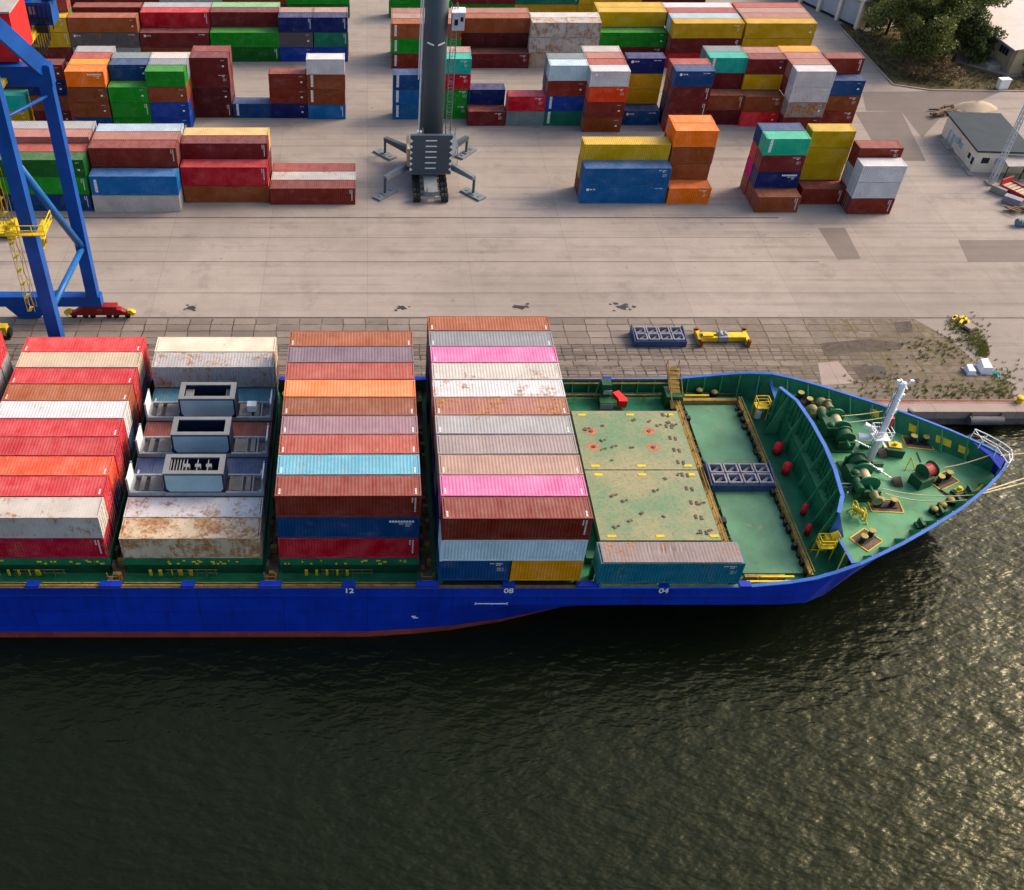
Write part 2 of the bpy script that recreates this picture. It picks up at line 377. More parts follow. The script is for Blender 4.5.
# the slabbed apron between the quay edge and the landside crane rail
m = MB(); m.add([(-400, QY+1.4, .004), (72.5, QY+1.4, .004), (73.5, 90, .004), (71.2, 95, .004), (70.2, 99, .004), (67.5, 103.0, .004), (-400, 103.0, .004)], [tuple(range(7))])
solo('quay_pavement', m, 'apron', (0, 90, 0), kind='structure')
m = MB(); m.box(-400, 400, QY-.05, QY+1.35, -.9, .10)
solo('quay_kerb', m, 'cap', (0, QY, 0), kind='structure')
m = MB()
for y0, y1 in ((QY+1.42, QY+1.72), (QY+1.95, QY+2.1)): m.box(-400, 400, y0, y1, -.05, .05)
solo('kerb_rail_ground', m, 'rail_red', (0, QY, 0), kind='structure')
m = MB()
for y in (88.2, 103.25):
    m.box(-400, 400, y-.16, y+.16, -.05, .011)
for y in (91.6, 93.1, 95.9, 97.4):
    m.add([(-400, y-.11, .0085), (58.5, y-.11, .0085), (58.5, y+.11, .0085), (-400, y+.11, .0085)], [(0, 1, 2, 3)])
solo('crane_rail_ground', m, 'rail', (0, 100, 0), kind='structure')
for y0, y1 in ((90.7, 94.0), (95.0, 98.3)):
    m = MB(); m.add([(-400, y0, .0065), (62, y0-.5, .0065), (62, y1-.5, .0065), (-400, y1, .0065)], [(0, 1, 2, 3)]); solo('rail_bed_ground', m, 'railbed', (0, y0, 0), kind='structure')
# expansion joints and a low drainage kerb across the yard
m = MB()
for y, wd, x1 in ((115.9, .14, 60), (108.6, .09, 75), (127.2, .30, 58), (149.2, .12, 78), (122.0, .06, 60)):
    m.add([(-300, y, .006), (x1, y, .006), (x1, y+wd, .006), (-300, y+wd, .006)], [(0, 1, 2, 3)])
solo('yard_drain_ground', m, paint('drain_channel', (.10, .08, .07), .8, .35), (0, 120, 0), kind='structure')
def flat(name, pix, mat, z):
    m = MB(); m.add([at(x, y, z) for x, y in pix], [tuple(range(len(pix)))])
    if (m.v[1][0]-m.v[0][0])*(m.v[2][1]-m.v[1][1])-(m.v[1][1]-m.v[0][1])*(m.v[2][0]-m.v[1][0]) < 0: m.f = [tuple(reversed(f)) for f in m.f]
    solo(name, m, mat, (0, 0, 0), kind='structure')
flat('asphalt_ground', [(862, 92), (944, 91), (1000, 92), (940, 118), (922, 138), (901, 111), (866, 111)], 'asphalt', .004)
flat('asphalt_ground', [(884, 161), (926, 161), (901, 111), (855, 112)], 'asphalt', .008)
flat('asphalt_ground', [(838, 260), (861, 259), (845, 228), (818, 228)], 'asphalt_old', .004)
flat('asphalt_ground', [(958, 240), (1030, 240), (1030, 262), (968, 262)], 'asphalt_old', .004)
flat('concrete_ground', [(955, 62), (1012, 77), (1024, 76), (1018, 70), (985, 52), (958, 50)], 'cap', .012)
flat('verge_ground', [(838, 25), (893, 85), (930, 90), (1100, 92), (1100, 60), (1018, 70), (985, 50), (930, 20), (880, 8)], 'soil', .008)
m = MB()
kp = [at(x, y, 0) for x, y in ((838, 25), (865, 55), (893, 85), (930, 90.5), (1100, 92.5))]
for a, b in zip(kp, kp[1:]): m.beam(a+Vector((0, 0, .05)), b+Vector((0, 0, .05)), .3, .22)
solo('verge_kerb_ground', m, 'cap', (90, 180, 0), kind='structure')
flat('asphalt_ground', [(851, 367), (879, 365), (889, 379), (862, 381)], 'asphalt_dark', .010)
flat('asphalt_ground', [(894, 322), (911, 321), (913, 332), (897, 333)], 'asphalt_dark', .010)
flat('asphalt_ground', [(822, 343), (870, 339), (905, 343), (900, 350), (860, 352), (824, 356)], 'asphalt_dark', .010)
flat('concrete_ground', [(818, 363), (838, 361), (856, 383), (822, 385)], 'cap', .010)
def blot(px, py, r):
    """a spill of oil: one large irregular stain with drips beside it"""
    rng = random.Random(int(px*7+py)); m = MB(); c0 = at(px, py, .014)
    for j in range(9):
        c = c0 if j == 0 else c0+Vector((rng.uniform(-1, 1)*r*2.2, rng.uniform(-.6, .6)*r*2, 0)); rr = r*(1 if j == 0 else rng.uniform(.12, .4))
        n = 11; P = []
        for i in range(n):
            t = 2*math.pi*i/n; q = rr*rng.uniform(.55, 1.15); P.append((c.x+q*1.25*math.cos(t), c.y+q*math.sin(t), .014+.001*j))
        m.add(P, [tuple(range(n))])
    solo('oil_ground', m, 'oil', c0, kind='structure')
for a in ((191, 308, .55), (403, 308, .5), (519, 307, .6), (622, 307, .7), (56, 292, .45), (880, 370, .8)): blot(*a)

# ------------------------------------------------------------------ the ship
CY, DZ, FZ = 70.55, 3.6, 5.9      # centre line, main deck and foredeck heights
ship = thing('container_ship', (0, CY, 0), 'long blue container ship with green deck moored beside the concrete quay', 'ship')
# station: x, rail half-breadth, rail z, knuckle hb, knuckle z, waterline hb
ST = [(-95, 14.35, 5.2, 14.35, 2.9, 14.35), (-20, 14.35, 5.2, 14.35, 2.9, 14.35), (0, 14.35, 5.2, 14.35, 2.9, 14.3), (4, 14.35, 5.2, 14.35, 2.9, 13.95), (7.5, 14.35, 5.2, 14.35, 2.9, 13.55), (12.2, 14.35, 5.2, 14.35, 2.9, 12.6),
      (18, 14.35, 5.2, 14.35, 2.9, 10.9), (22, 14.35, 5.2, 14.35, 2.9, 9.6), (26, 14.35, 5.2, 14.35, 2.9, 8.4), (33, 14.35, 5.3, 14.35, 2.9, 6.2), (36.5, 14.3, 5.75, 14.3, 2.9, 5.2), (38.5, 14.15, 6.1, 14.1, 2.9, 4.6),
      (40.3, 13.8, 6.5, 13.4, 3.1, 4.0), (42.4, 13.15, 7.0, 11.9, 3.4, 3.4), (44.2, 12.25, 7.2, 10.4, 3.5, 2.9), (46.6, 10.95, 7.35, 8.7, 3.6, 2.3), (49.7, 9.05, 7.5, 6.6, 3.6, 1.7), (53.2, 6.75, 7.7, 4.3, 3.7, 1.0),
      (55, 5.35, 7.8, 3.1, 3.7, .7), (56.6, 4.05, 7.88, 2.1, 3.8, .4), (58.0, 2.75, 7.94, 1.2, 3.8, .2), (59.0, 1.75, 8.0, .6, 3.8, .1), (59.7, .85, 8.0, .25, 3.8, .05), (59.95, .05, 8.0, .02, 3.8, .01)]
def cyx(x): return CY-1.1*max(0.0, (x-40)/20)
def lerp(a, b, t): return a+(b-a)*t
def stn(x):
    for s0, s1 in zip(ST, ST[1:]):
        if s0[0] <= x <= s1[0]:
            t = (x-s0[0])/(s1[0]-s0[0]); return tuple(lerp(p, q, t) for p, q in zip(s0, s1))
    return ST[-1]
def sect(s):
    """outer section points from rail to keel on one side: (x, half-breadth, z)"""
    x, hr, zr, hk, zk, hw = s; rk = max(0, x-42)
    hw = hw*(1 if x < 46 else max(.25, 1-(x-46)*.12)); tb = ((zk+1.0)/(zk-WZ))**(.6 if x > 46 else 1); hb = lerp(hk, hw, tb)
    return [(x, hr, zr), (x, hk, zk), (x-rk*.16, hb, -1.0), (x-rk*.20, lerp(hk, hw, 1.0), WZ), (x-rk*.26, hw*.8, -5.0)]
xs = sorted(set([s[0] for s in ST] + [x*1.0 for x in (-60, -40, 30)]))
SS = [stn(x) for x in xs]
m = MB()
for sgn in (-1, 1):
    rows = [[(p[0], cyx(s[0])+sgn*p[1], p[2]) for p in sect(s)] for s in SS]
    for i in range(len(rows)-1):
        for j in range(4):
            m.mat(0 if j < 2 else (1 if j == 2 else 2))
            q = [rows[i][j], rows[i+1][j], rows[i+1][j+1], rows[i][j+1]]
            m.add(q if sgn > 0 else q[::-1], [(0, 1, 2, 3)])
a0 = [(p[0], CY-p[1], p[2]) for p in sect(SS[0])]; a1 = [(p[0], CY+p[1], p[2]) for p in sect(SS[0])]
m.mat(0).add(a0+a1[::-1], [tuple(range(10))])
part('hull', m, ['hull_blue', 'boot', 'antifoul'], ship)
def inner(s, z, inset=.3):
    """half-breadth of the bulwark's inside face at height z"""
    x, hr, zr, hk, zk, hw = s; t = max(0, min(1, (zr-z)/(zr-zk))); return max(.02, lerp(hr, hk, t)-inset)
# cap rail
m = MB(); m2 = MB()
for sgn in (-1, 1):
    for s0, s1 in zip(SS, SS[1:]):
        q = []; mm = m2 if s1[0] <= 18.5 else m
        for s in (s0, s1):
            x, hr, zr = s[:3]; wd = .30
            q.append([(x, cyx(x)+sgn*(hr+.03), zr-.05), (x, cyx(x)+sgn*max(.02, hr-wd), zr-.05), (x, cyx(x)+sgn*max(.02, hr-wd), zr+.06), (x, cyx(x)+sgn*(hr+.03), zr+.06)])
        for j in range(4):
            f = [q[0][j], q[0][(j+1) % 4], q[1][(j+1) % 4], q[1][j]]
            mm.add(f if sgn < 0 else f[::-1], [(0, 1, 2, 3)])
part('cap_rail', m, 'rail_blue', ship); part('cap_rail', m2, 'brown', ship)
BX = 42.5                                   # break of the foredeck
def bulwark(x0, x1, dz, name):
    m = MB(); sx = [x for x in xs if x0 < x < x1]; sx = [x0]+sx+[x1]; sts = [stn(x) for x in sx]
    for sgn in (-1, 1):
        for s0, s1 in zip(sts, sts[1:]):
            q = [(s0[0], cyx(s0[0])+sgn*inner(s0, s0[2]-.05), s0[2]-.05), (s1[0], cyx(s1[0])+sgn*inner(s1, s1[2]-.05), s1[2]-.05), (s1[0], cyx(s1[0])+sgn*inner(s1, dz), dz), (s0[0], cyx(s0[0])+sgn*inner(s0, dz), dz)]
            m.add(q if sgn < 0 else q[::-1], [(0, 1, 2, 3)])
        part(name, m, 'green', ship); m = MB()
    m = MB()
    for sgn in (-1, 1):
        x = x0+1.2
        while x < x1-.8:
            s = stn(x); ds = stn(x+.01); hi = inner(s, s[2]-.1); lo = inner(s, dz); zt = s[2]-.1
            w1 = min(.55, lo*.3); P = []
            for xx in (x-.045, x+.045):
                P += [(xx, cyx(x)+sgn*(hi+.02), zt), (xx, cyx(x)+sgn*(hi-.12), zt), (xx, cyx(x)+sgn*(lo-w1), dz), (xx, cyx(x)+sgn*(lo+.02), dz)]
            m.add(P, [(0, 1, 2, 3), (7, 6, 5, 4), (0, 4, 5, 1), (1, 5, 6, 2), (2, 6, 7, 3), (3, 7, 4, 0)])
            x += 1.75
    part('bulwark_stiffener', m, 'green_lt', ship, each=True)
bulwark(19.0, BX, DZ, 'bulwark'); bulwark(BX, 59.6, FZ, 'bulwark')
# decks
def deck(x0, x1, z, mat, name, inset=.3):
    m = MB(); sx = [x for x in xs if x0 < x < x1]; sx = [x0]+sx+[x1]; sts = [stn(x) for x in sx]
    L = [(s[0], cyx(s[0])-inner(s, z, inset), z) for s in sts]; Rr = [(s[0], cyx(s[0])+inner(s, z, inset), z) for s in sts]
    for i in range(len(sts)-1): m.add([L[i], L[i+1], Rr[i+1], Rr[i]], [(0, 1, 2, 3)])
    part(name, m, mat, ship)
deck(-94.9, BX, DZ, 'green', 'main_deck'); deck(BX-.25, 59.7, FZ, 'foredeck', 'foredeck')
m = MB(); s = stn(BX)                                       # bulkhead at the break of the foredeck with its blue edge
m.box(BX-.3, BX-.26, CY-inner(s, 4), CY+inner(s, 4), DZ, FZ-.05)
part('foredeck_bulkhead', m, 'green', ship)
m = MB()
for sgn in (-1, 1):
    m.beam((BX-.35, CY+sgn*9.2, FZ+.03), (BX-.1, CY+sgn*12.3, FZ+.05), .28, .12)
    m.beam((BX-.12, CY+sgn*12.25, FZ+.05), (BX, CY+sgn*13.05, 7.02), .30, .12)
part('deck_edge', m, 'rail_blue', ship)
# inner side of the hull along the cargo bays: side passage wall is the hull top, blue pads stand on it
m = MB()
for sgn in (-1, 1): m.box(-94.9, 19.0, *sorted((CY+sgn*14.05, CY+sgn*14.0)), DZ, 5.1)
part('bulwark', m, 'green', ship, each=True)
pads = MB()
for cx, hw in ((-36, .95), (-28.9, .55), (-22.2, .95), (-15.5, .55), (-8.4, .95), (-1.6, .55), (5.2, .95), (12.2, .5), (19.0, .95), (25.6, .4), (32.6, .5), (-42, .55)):
    for sgn in (-1, 1): pads.box(cx-hw, cx+hw, *sorted((CY+sgn*13.75, CY+sgn*14.39)), 5.27, 5.46)
part('rail_pad', pads, 'hull_blue', ship, each=True)
rails = MB()
for x0, x1 in ((-35, -29.5), (-28.3, -23.2), (-21.2, -16.1), (-14.9, -9.4), (-7.4, -2.2), (-1.0, 4.2), (20.0, 25.1), (26.1, 32.0)):
    for sgn in (-1, 1):
        rails.box(x0, x1, *sorted((CY+sgn*14.08, CY+sgn*14.2)), 5.268, 5.36)
        rails.box(x0, x1, *sorted((CY+sgn*13.62, CY+sgn*13.72)), 5.0, 5.12)
part('side_rail', rails, 'brownrail', ship, each=True)
# letters on the hull: bay numbers and the thruster mark
def text_part(txt, size, loc, rot, parent, mat='white_mark'):
    cu = bpy.data.curves.new('bay_number', 'FONT'); cu.body = txt; cu.size = size; cu.align_x = 'CENTER'; cu.extrude = .008; cu.offset = .02
    tmp = bpy.data.objects.new('tmp', cu); COL.objects.link(tmp); bpy.context.view_layer.update()
    me = bpy.data.meshes.new_from_object(tmp.evaluated_get(bpy.context.evaluated_depsgraph_get()))
    bpy.data.objects.remove(tmp); me.name = 'bay_number'; me.materials.clear(); me.materials.append(M[mat])
    o = bpy.data.objects.new('bay_number', me); COL.objects.link(o); o.parent = parent; o.location = Vector(loc)-ORG[parent.name]; o.rotation_euler = rot
    ORG[o.name] = ORG[parent.name]; return o
for tx, x in (('12', -1.6), ('08', 12.2), ('04', 25.6)):
    text_part(tx, .85, (x, CY-14.42, 4.62), (R(90), 0, 0), ship)
m = MB()
m.box(9.4, 12.3, CY-14.385, CY-14.353, 3.02, 3.12); m.box(9.4, 9.5, CY-14.385, CY-14.353, 2.92, 3.22); m.box(12.2, 12.3, CY-14.385, CY-14.353, 2.92, 3.22)
m.box(10.85, 10.95, CY-14.385, CY-14.353, 2.95, 3.0)
part('thruster_mark', m, 'white_mark', ship)
m = MB(); m.box(3.9, 4.3, CY-14.385, CY-14.353, 1.2, 1.33); m.box(4.05, 4.5, CY-14.385, CY-14.353, 1.02, 1.12)
part('draught_mark', m, 'white_mark', ship)
# a welded rubbing strake below the rail
m = MB()
for sgn in (-1, 1): m.box(-94.8, 33, *sorted((CY+sgn*14.34, CY+sgn*14.41)), 4.18, 4.26)
part('rubbing_strake', m, paint('strake_blue', (.008, .04, .22), .5, .2), ship)

# hatch covers and coamings under every bay
BAYS = {'a': -47.6, 'b': -35.0, 'c': -21.5, 'd': -7.7, 'e': 6.15}
ROWY = lambda r: 56.57+(11-r)*2.565          # front of row r, counted from the quay
CZ = 5.63
for k_, x0 in BAYS.items():
    y0, y1 = ROWY(10)-.05, ROWY(2)+2.5
    m = MB().box(x0+.1, x0+12.1, y0+.15, y1-.15, DZ, 4.85); part('hatch_coaming', m, 'green_dk', ship)
    m = MB().box(x0-.05, x0+12.25, y0, y1, 4.86, CZ-.03)
    part('hatch_cover', m, 'green', ship)
    rng = random.Random(k_)
    f = MB()
    for i in range(15):
        xx = x0+.3+rng.random()*11.6; zz = rng.choice((5.25, 5.0, 5.4))
        f.box(xx, xx+rng.uniform(.12, .4), y0-.06, y0-.005, zz, zz+.14)
    for i in range(5): f.box(x0+2+i*.9+rng.random()*.4, x0+2.12+i*.9+.3, y0-.5, y0-.4, 4.0, 4.7)
    part('lashing_fitting', f, 'yellow', ship, each=True)
    f = MB()
    for z in (4.15, 4.55): f.tube((x0+3.6, y0-.3, z), (x0+8.2, y0-.3, z), .03, n=6)
    for i in range(6): f.tube((x0+3.8+i*.85, y0-.3, DZ), (x0+3.8+i*.85, y0-.3, 4.6), .03, n=6)
    part('hand_rail', f, 'olive', ship)
# stools that carry the outermost row over the side passage
m = MB()
for x in (6.3, 12.25, 18.2, 19.9, 25.7, 31.7):
    for sgn in (-1,): m.box(x-.18, x+.18, CY-14.0, CY-13.3, DZ, CZ-.03); m.box(x-.18, x+.18, CY-12.1, CY-11.6, DZ, CZ-.03)
part('container_stool', m, 'green_dk', ship, each=True)
m = MB(); m.box(6.2, 18.2, CY-13.9, CY-13.75, 5.05, 5.25)
part('stool_girder', m, 'black', ship)
# cross-deck gear in the gaps between the bays
gx = [-36.4+.0, -22.2, -8.5, 5.25]
for i, x in enumerate(gx):
    rng = random.Random(i+40); f = MB(); f2 = MB()
    f.box(x-.55, x+.55, CY-13.9, CY+13.9, DZ, DZ+.25)
    for j in range(16):
        y = CY-13.2+j*1.65; f.box(x-.45, x-.2, y, y+.6, DZ+.25, DZ+.25+rng.uniform(.4, 1.4))
        if rng.random() < .6: f2.box(x+rng.uniform(-.3, .2), x+rng.uniform(.25, .5), y+.7, y+1.1, DZ+.26, DZ+rng.uniform(.5, 1.6))
    f2.box(x-.5, x+.5, CY-14.0, CY-13.2, 4.6, 4.9); f2.tube((x-.5, CY-13.0, DZ), (x-.5, CY-13.0, 5.6), .05, n=6); f2.tube((x+.5, CY-13.0, DZ), (x+.5, CY-13.0, 5.6), .05, n=6)
    f2.tube((x-.5, CY-13.0, 5.1), (x+.5, CY-13.0, 5.1), .05, n=6)
    part('lashing_walkway', f, 'brown', ship); part('lashing_gear', f2, 'brownrail', ship, each=True)

# open hatch covers at the bow: two worn leaves
HX0, HX1 = 20.9, 31.75
for i, (y0, y1) in enumerate(((61.35, 70.35), (70.48, 79.1))):
    m = MB().box(HX0, HX1, y0, y1, 4.9, 5.6); hc = part('hatch_cover', m, 'hatch', ship, label='worn green hatch cover stained with rust')
    rng = random.Random(i+3)
    fx = MB(); fy = MB(); fr = MB()
    for j in range(12):
        px = HX0+.6+rng.random()*(HX1-HX0-1.2); py = y0+.5+rng.random()*(y1-y0-1)
        fx.cbox((px, py, 5.63), (rng.uniform(.15, .45), rng.uniform(.15, .4), .06+rng.random()*.06), rng.random())
        if rng.random() < .4: fx.cbox((px+.4, py+.15, 5.63), (.2, .2, .07), rng.random())
    for j in range(5):
        yy = y0+.9+j*(y1-y0-1.6)/4; fx.cbox((HX1-1.1, yy, 5.63), (.22, .5, .07)); fx.cbox((HX1-1.6, yy+.12, 5.63), (.22, .5, .07))
    for j in range(6):
        fy.cbox((HX0+.9+(j // 2)*4.5+rng.random()*.5, (y0+.5, y1-.6)[j % 2], 5.612+.004*j), (.8, .3, .03))
    part('deck_socket', fx, 'brown', hc, each=True); part('slot_marking', fy, 'yellow', hc, each=True)
for (px, py) in ((591, 431), (593.7, 446.5), (649, 431), (653.5, 447)):
    c = at(px, py, 5.61); m = MB(); n = 18
    P = [(c.x+.62*math.cos(2*math.pi*i/n)*(1+.12*math.sin(5*i)), c.y+.62*math.sin(2*math.pi*i/n), 5.606) for i in range(n)]
    m.add(P, [tuple(range(n))]); part('painted_spot', m, paint('red_spot_paint', (.42, .12, .07), .7, .4, .75, (.22, .22, .11), 2.5), ship)
    m = MB().tube((c.x, c.y, 5.6), (c.x, c.y, 5.68), .2, n=10); part('deck_socket', m, 'brown', ship)
m = MB().box(HX0+.2, HX1-.2, 61.6, 78.9, DZ, 4.9); part('hatch_coaming', m, 'green_dk', ship)

# the low cargo well before the breakwater, framed by rusty yellow girders
m = MB().box(33.5, 39.0, 59.0, 82.1, DZ, 3.86); part('hatch_cover', m, 'well', ship, label='flat pale green hatch cover of the forward well')
for x, dx in ((32.6, .62), (39.3, .34)):
    m = MB(); m.box(x-dx/2, x+dx/2, 58.4, 82.4, DZ, 4.35)
    g = part('well_girder', m, 'brownrail', ship)
    m = MB(); rng = random.Random(int(x)); side = -1 if x > 35 else 1
    for j in range(24):
        y = 58.8+j*.97; xo = x+side*(dx/2+.02)
        a, b = sorted((xo, xo+side*rng.uniform(.15, .5))); m.box(a, b, y, y+rng.uniform(.2, .75), DZ+.02, DZ+rng.uniform(.45, .95))
    part('locking_gear', m, 'black', g, each=True)
    m = MB()
    for zz, xo in ((4.75, -.12), (4.75, .14)): m.tube((x+xo, 58.4, zz), (x+xo, 82.4, zz), .055, n=6)
    for j in range(13): m.tube((x-.12, 58.4+j*2, 4.3), (x-.12, 58.4+j*2, 4.75), .05, n=6); 
    part('hand_rail', m, 'brownrail', g)
m = MB(); m.box(33.4, 39.1, 82.3, 82.75, DZ, 4.3); m.box(33.4, 37.0, 58.25, 58.6, DZ, 4.2)
part('well_girder', m, 'brownrail', ship, each=True)
m = MB(); m.box(34.6, 37.6, 58.0, 58.2, 4.3, 4.5); m.box(33.2, 39.2, 57.35, 57.55, 4.5, 4.62); m.box(33.6, 36.2, 82.85, 83.0, 4.4, 4.55)
for x in (33.3, 35.2, 37.2, 39.0): m.tube((x, 57.45, DZ), (x, 57.45, 4.6), .06, n=6)
part('yellow_rail', m, 'yellow', ship)
m = MB(); m.box(33.2, 39.4, 57.6, 58.2, DZ, DZ+.2); m.box(34.4, 36.4, 57.7, 58.2, DZ+.2, DZ+.6)
part('pipe_tray', m, 'brown', ship)
# breakwater
BW = [(41.5, -8.7), (42.55, -6.6), (43.0, -3.3), (43.15, 0), (43.0, 3.3), (42.55, 6.6), (41.5, 8.7)]
BT = 8.6
m = MB()
for (xa, ya), (xb, yb) in zip(BW, BW[1:]): m.beam((xa, CY+ya, (DZ+BT)/2), (xb, CY+yb, (DZ+BT)/2), .14, BT-DZ)
bw = part('breakwater', m, 'green', ship)
m = MB()
for (xa, ya), (xb, yb) in zip(BW, BW[1:]): m.beam((xa, CY+ya, BT+.03), (xb, CY+yb, BT+.03), .36, .12)
for sg in (-1, 1):
    m.add([(41.42, CY+sg*8.72, 6.0), (42.6, CY+sg*9.1, 6.0), (41.55, CY+sg*8.78, BT), (41.42, CY+sg*8.86, 6.0), (42.6, CY+sg*9.24, 6.0), (41.55, CY+sg*8.92, BT)], [(0, 1, 2), (5, 4, 3), (0, 3, 4, 1), (1, 4, 5, 2), (2, 5, 3, 0)])
part('breakwater_cap', m, 'rail_blue', bw)
def bwx(y):
    for (xa, ya), (xb, yb) in zip(BW, BW[1:]):
        if ya <= y <= yb: return lerp(xa, xb, (y-ya)/(yb-ya))
m = MB()
for y in (-8.2, -5.6, -3.0, -.4, 2.2, 4.8, 7.4):
    x = bwx(y)-.06; P = []
    for yy in (CY+y-.05, CY+y+.05): P += [(x, yy, BT-.1), (x-.16, yy, BT-.1), (x-1.25, yy, DZ), (x, yy, DZ)]
    m.add(P, [(0, 1, 2, 3), (7, 6, 5, 4), (0, 4, 5, 1), (1, 5, 6, 2), (2, 6, 7, 3), (3, 7, 4, 0)])
part('breakwater_bracket', m, 'green_lt', bw, each=True)
m = MB(); y = -8.4
while y < 8.4:
    x = bwx(y)-.06; m.box(x-.14, x, CY+y-.04, CY+y+.04, DZ, BT-.15); y += .62
part('breakwater_rib', m, 'green', bw, each=True)
m = MB()
for zz in (5.2, 6.9):
    for (xa, ya), (xb, yb) in zip(BW, BW[1:]): m.beam((xa-.2, CY+ya, zz), (xb-.2, CY+yb, zz), .2, .06)
part('breakwater_stringer', m, 'green', bw)
# ------------------------------------------------------------------ gear on the foredeck (parts of the ship)
fm = at(866, 462, FZ)
def foremast():
    x, y = fm.x, CY+.35; m = MB()
    m.tube((x, y, FZ), (x, y, 16.0), .35, .25, 14)
    mast = part('foremast', m, 'white', ship, True)
    m = MB()
    for zz in (9.4,): 
        m.box(x-.1, x+.1, y-1.5, y+1.5, zz, zz+.12); m.box(x-.75, x+.75, y-.7, y+.7, zz+.12, zz+.2)
        for dx, dy in ((-.75, -.7), (.75, -.7), (.75, .7), (-.75, .7)): m.tube((x+dx, y+dy, zz+.2), (x+dx, y+dy, zz+1.2), .045, n=6)
        for h in (.7, 1.2):
            m.path([(x-.75, y-.7, zz+h), (x+.75, y-.7, zz+h), (x+.75, y+.7, zz+h), (x-.75, y+.7, zz+h), (x-.75, y-.7, zz+h)], .04)
    part('mast_platform', m, 'white', mast)
    m = MB(); m.tube((x-1.7, y+.5, 9.0), (x-.6, y+.3, 9.2), .42, .25, 10); m.tube((x-1.2, y+1.1, 10.0), (x-.3, y+.6, 9.8), .3, .2, 8)
    part('fog_horn', m, 'white', mast)
    m = MB()
    for z0, hw in ((15.8, .75), (14.2, .5), (12.4, .4)):
        m.box(x-hw, x+hw, y-.06, y+.06, z0, z0+.1); m.box(x-.06, x+.06, y-hw, y+hw, z0, z0+.1)
        m.box(x-hw, x-hw+.28, y-.14, y+.14, z0+.1, z0+.5); m.box(x+hw-.28, x+hw, y-.14, y+.14, z0+.1, z0+.5)
    part('navigation_light', m, 'white', mast)
    m = MB(); m.box(x+.15, x+.5, y-.2, y+.2, 10.9, 11.9); part('signal_lamp', m, 'red', mast)
    m = MB()
    m.tube((x-.42, y-.16, FZ), (x-.42, y-.16, 15.4), .035, n=6); m.tube((x-.42, y+.16, FZ), (x-.42, y+.16, 15.4), .035, n=6)
    for i in range(30): m.tube((x-.42, y-.16, FZ+.4+i*.3), (x-.42, y+.16, FZ+.4+i*.3), .02, n=5)
    part('mast_ladder', m, 'grey', mast)
    m = MB(); m.beam((x, y, FZ+.15), (x+1.0, y-1.1, FZ+.15), .25, .3); m.box(x-.5, x+.5, y-.5, y+.5, FZ, FZ+.12)
    part('mast_foot', m, 'white', mast)
foremast()
def windlass(y0, sg, name='windlass'):
    """anchor windlass with its rope drum; sg says which way the warping end points"""
    x = 46.6; base = MB()
    base.box(x-1.3, x+1.3, y0-2.7, y0+2.7, FZ, FZ+.18)
    for yy in (-2.3, -.6, .7, 2.3): base.prism([(x-.8, y0+yy-.14), (x+.8, y0+yy-.14), (x+.8, y0+yy+.14), (x-.8, y0+yy+.14)], FZ+.18, FZ+1.1)
    wl = part(name, base, 'green_dk', ship)
    m = MB(); m.tube((x, y0-3.0, FZ+1.05), (x, y0+3.0, FZ+1.05), .16, n=10)
    for yy in (-.35, 1.45): m.tube((x, y0+sg*yy-.09, FZ+1.05), (x, y0+sg*yy+.09, FZ+1.05), 1.02, n=26)
    part('drum_flange', m, 'green', wl)
    m = MB(); m.tube((x, y0+sg*-.3, FZ+1.05), (x, y0+sg*1.4, FZ+1.05), .5, n=18); part('rope_drum', m, 'rope', wl)
    m = MB(); m.tube((x, y0-sg*1.9, FZ+1.05), (x, y0-sg*1.1, FZ+1.05), .78, n=20); m.tube((x, y0-sg*2.05, FZ+1.05), (x, y0-sg*1.9, FZ+1.05), 0.92, n=22); m.tube((x, y0-sg*1.1, FZ+1.05), (x, y0-sg*.95, FZ+1.05), 0.92, n=22)
    part('chain_gypsy', m, 'green_dk', wl)
    m = MB(); m.tube((x, y0+sg*2.6, FZ+1.05), (x, y0+sg*3.5, FZ+1.05), .4, .33, 16); m.tube((x, y0+sg*3.5, FZ+1.05), (x, y0+sg*3.65, FZ+1.05), .48, n=16)
    part('warping_head', m, 'olive', wl)
    m = MB(); m.box(x-1.5, x-.5, y0-.8, y0+.9, FZ+.2, FZ+1.5); m.tube((x-1.1, y0+sg*.9, FZ+1.1), (x-1.1, y0+sg*2.3, FZ+1.1), .42, n=14); m.dome((x-1.0, y0-.3, FZ+1.5), .4, .3)
    part('winch_motor', m, 'green_dk', wl, False)
    return wl
windlass(75.2, 1); windlass(68.5, -1)
m = MB(); 
for dx, dy in ((0, 0), (-.9, .3), (.4, 1.4)): m.tube((45.6+dx, 77.9+dy, FZ+.3), (46.2+dx, 77.9+dy, FZ+.3), .75, n=14); m.dome((45.9+dx, 77.9+dy, FZ+.7), .55, .5)
part('rope_reel', m, 'olive', ship)
m = MB()                                                        # anchor chains to the hawse pipes
for y0, ye in ((73.2, 72.4), (70.4, 68.4)):
    a = Vector((47.3, y0, FZ+1.1)); b = Vector((50.0, ye, FZ+.12)); n = 17
    for i in range(n):
        p = a.lerp(b, i/n); q = a.lerp(b, (i+.8)/n); wv = .16 if i % 2 else .09
        m.beam(p, q, wv, .25-wv)
part('anchor_chain', m, 'white', ship)
m = MB()
for y0 in (72.3, 68.35):
    m.tube((49.8, y0, FZ), (50.4, y0-.1, FZ+.3), .55, .5, 14)
part('hawse_pipe', m, 'brown', ship)
m = MB(); m.box(48.3, 49.3, 73.0, 73.5, FZ, FZ+.7); m.box(48.3, 49.3, 70.2, 70.6, FZ, FZ+.7); part('chain_stopper', m, 'green_dk', ship, each=True)
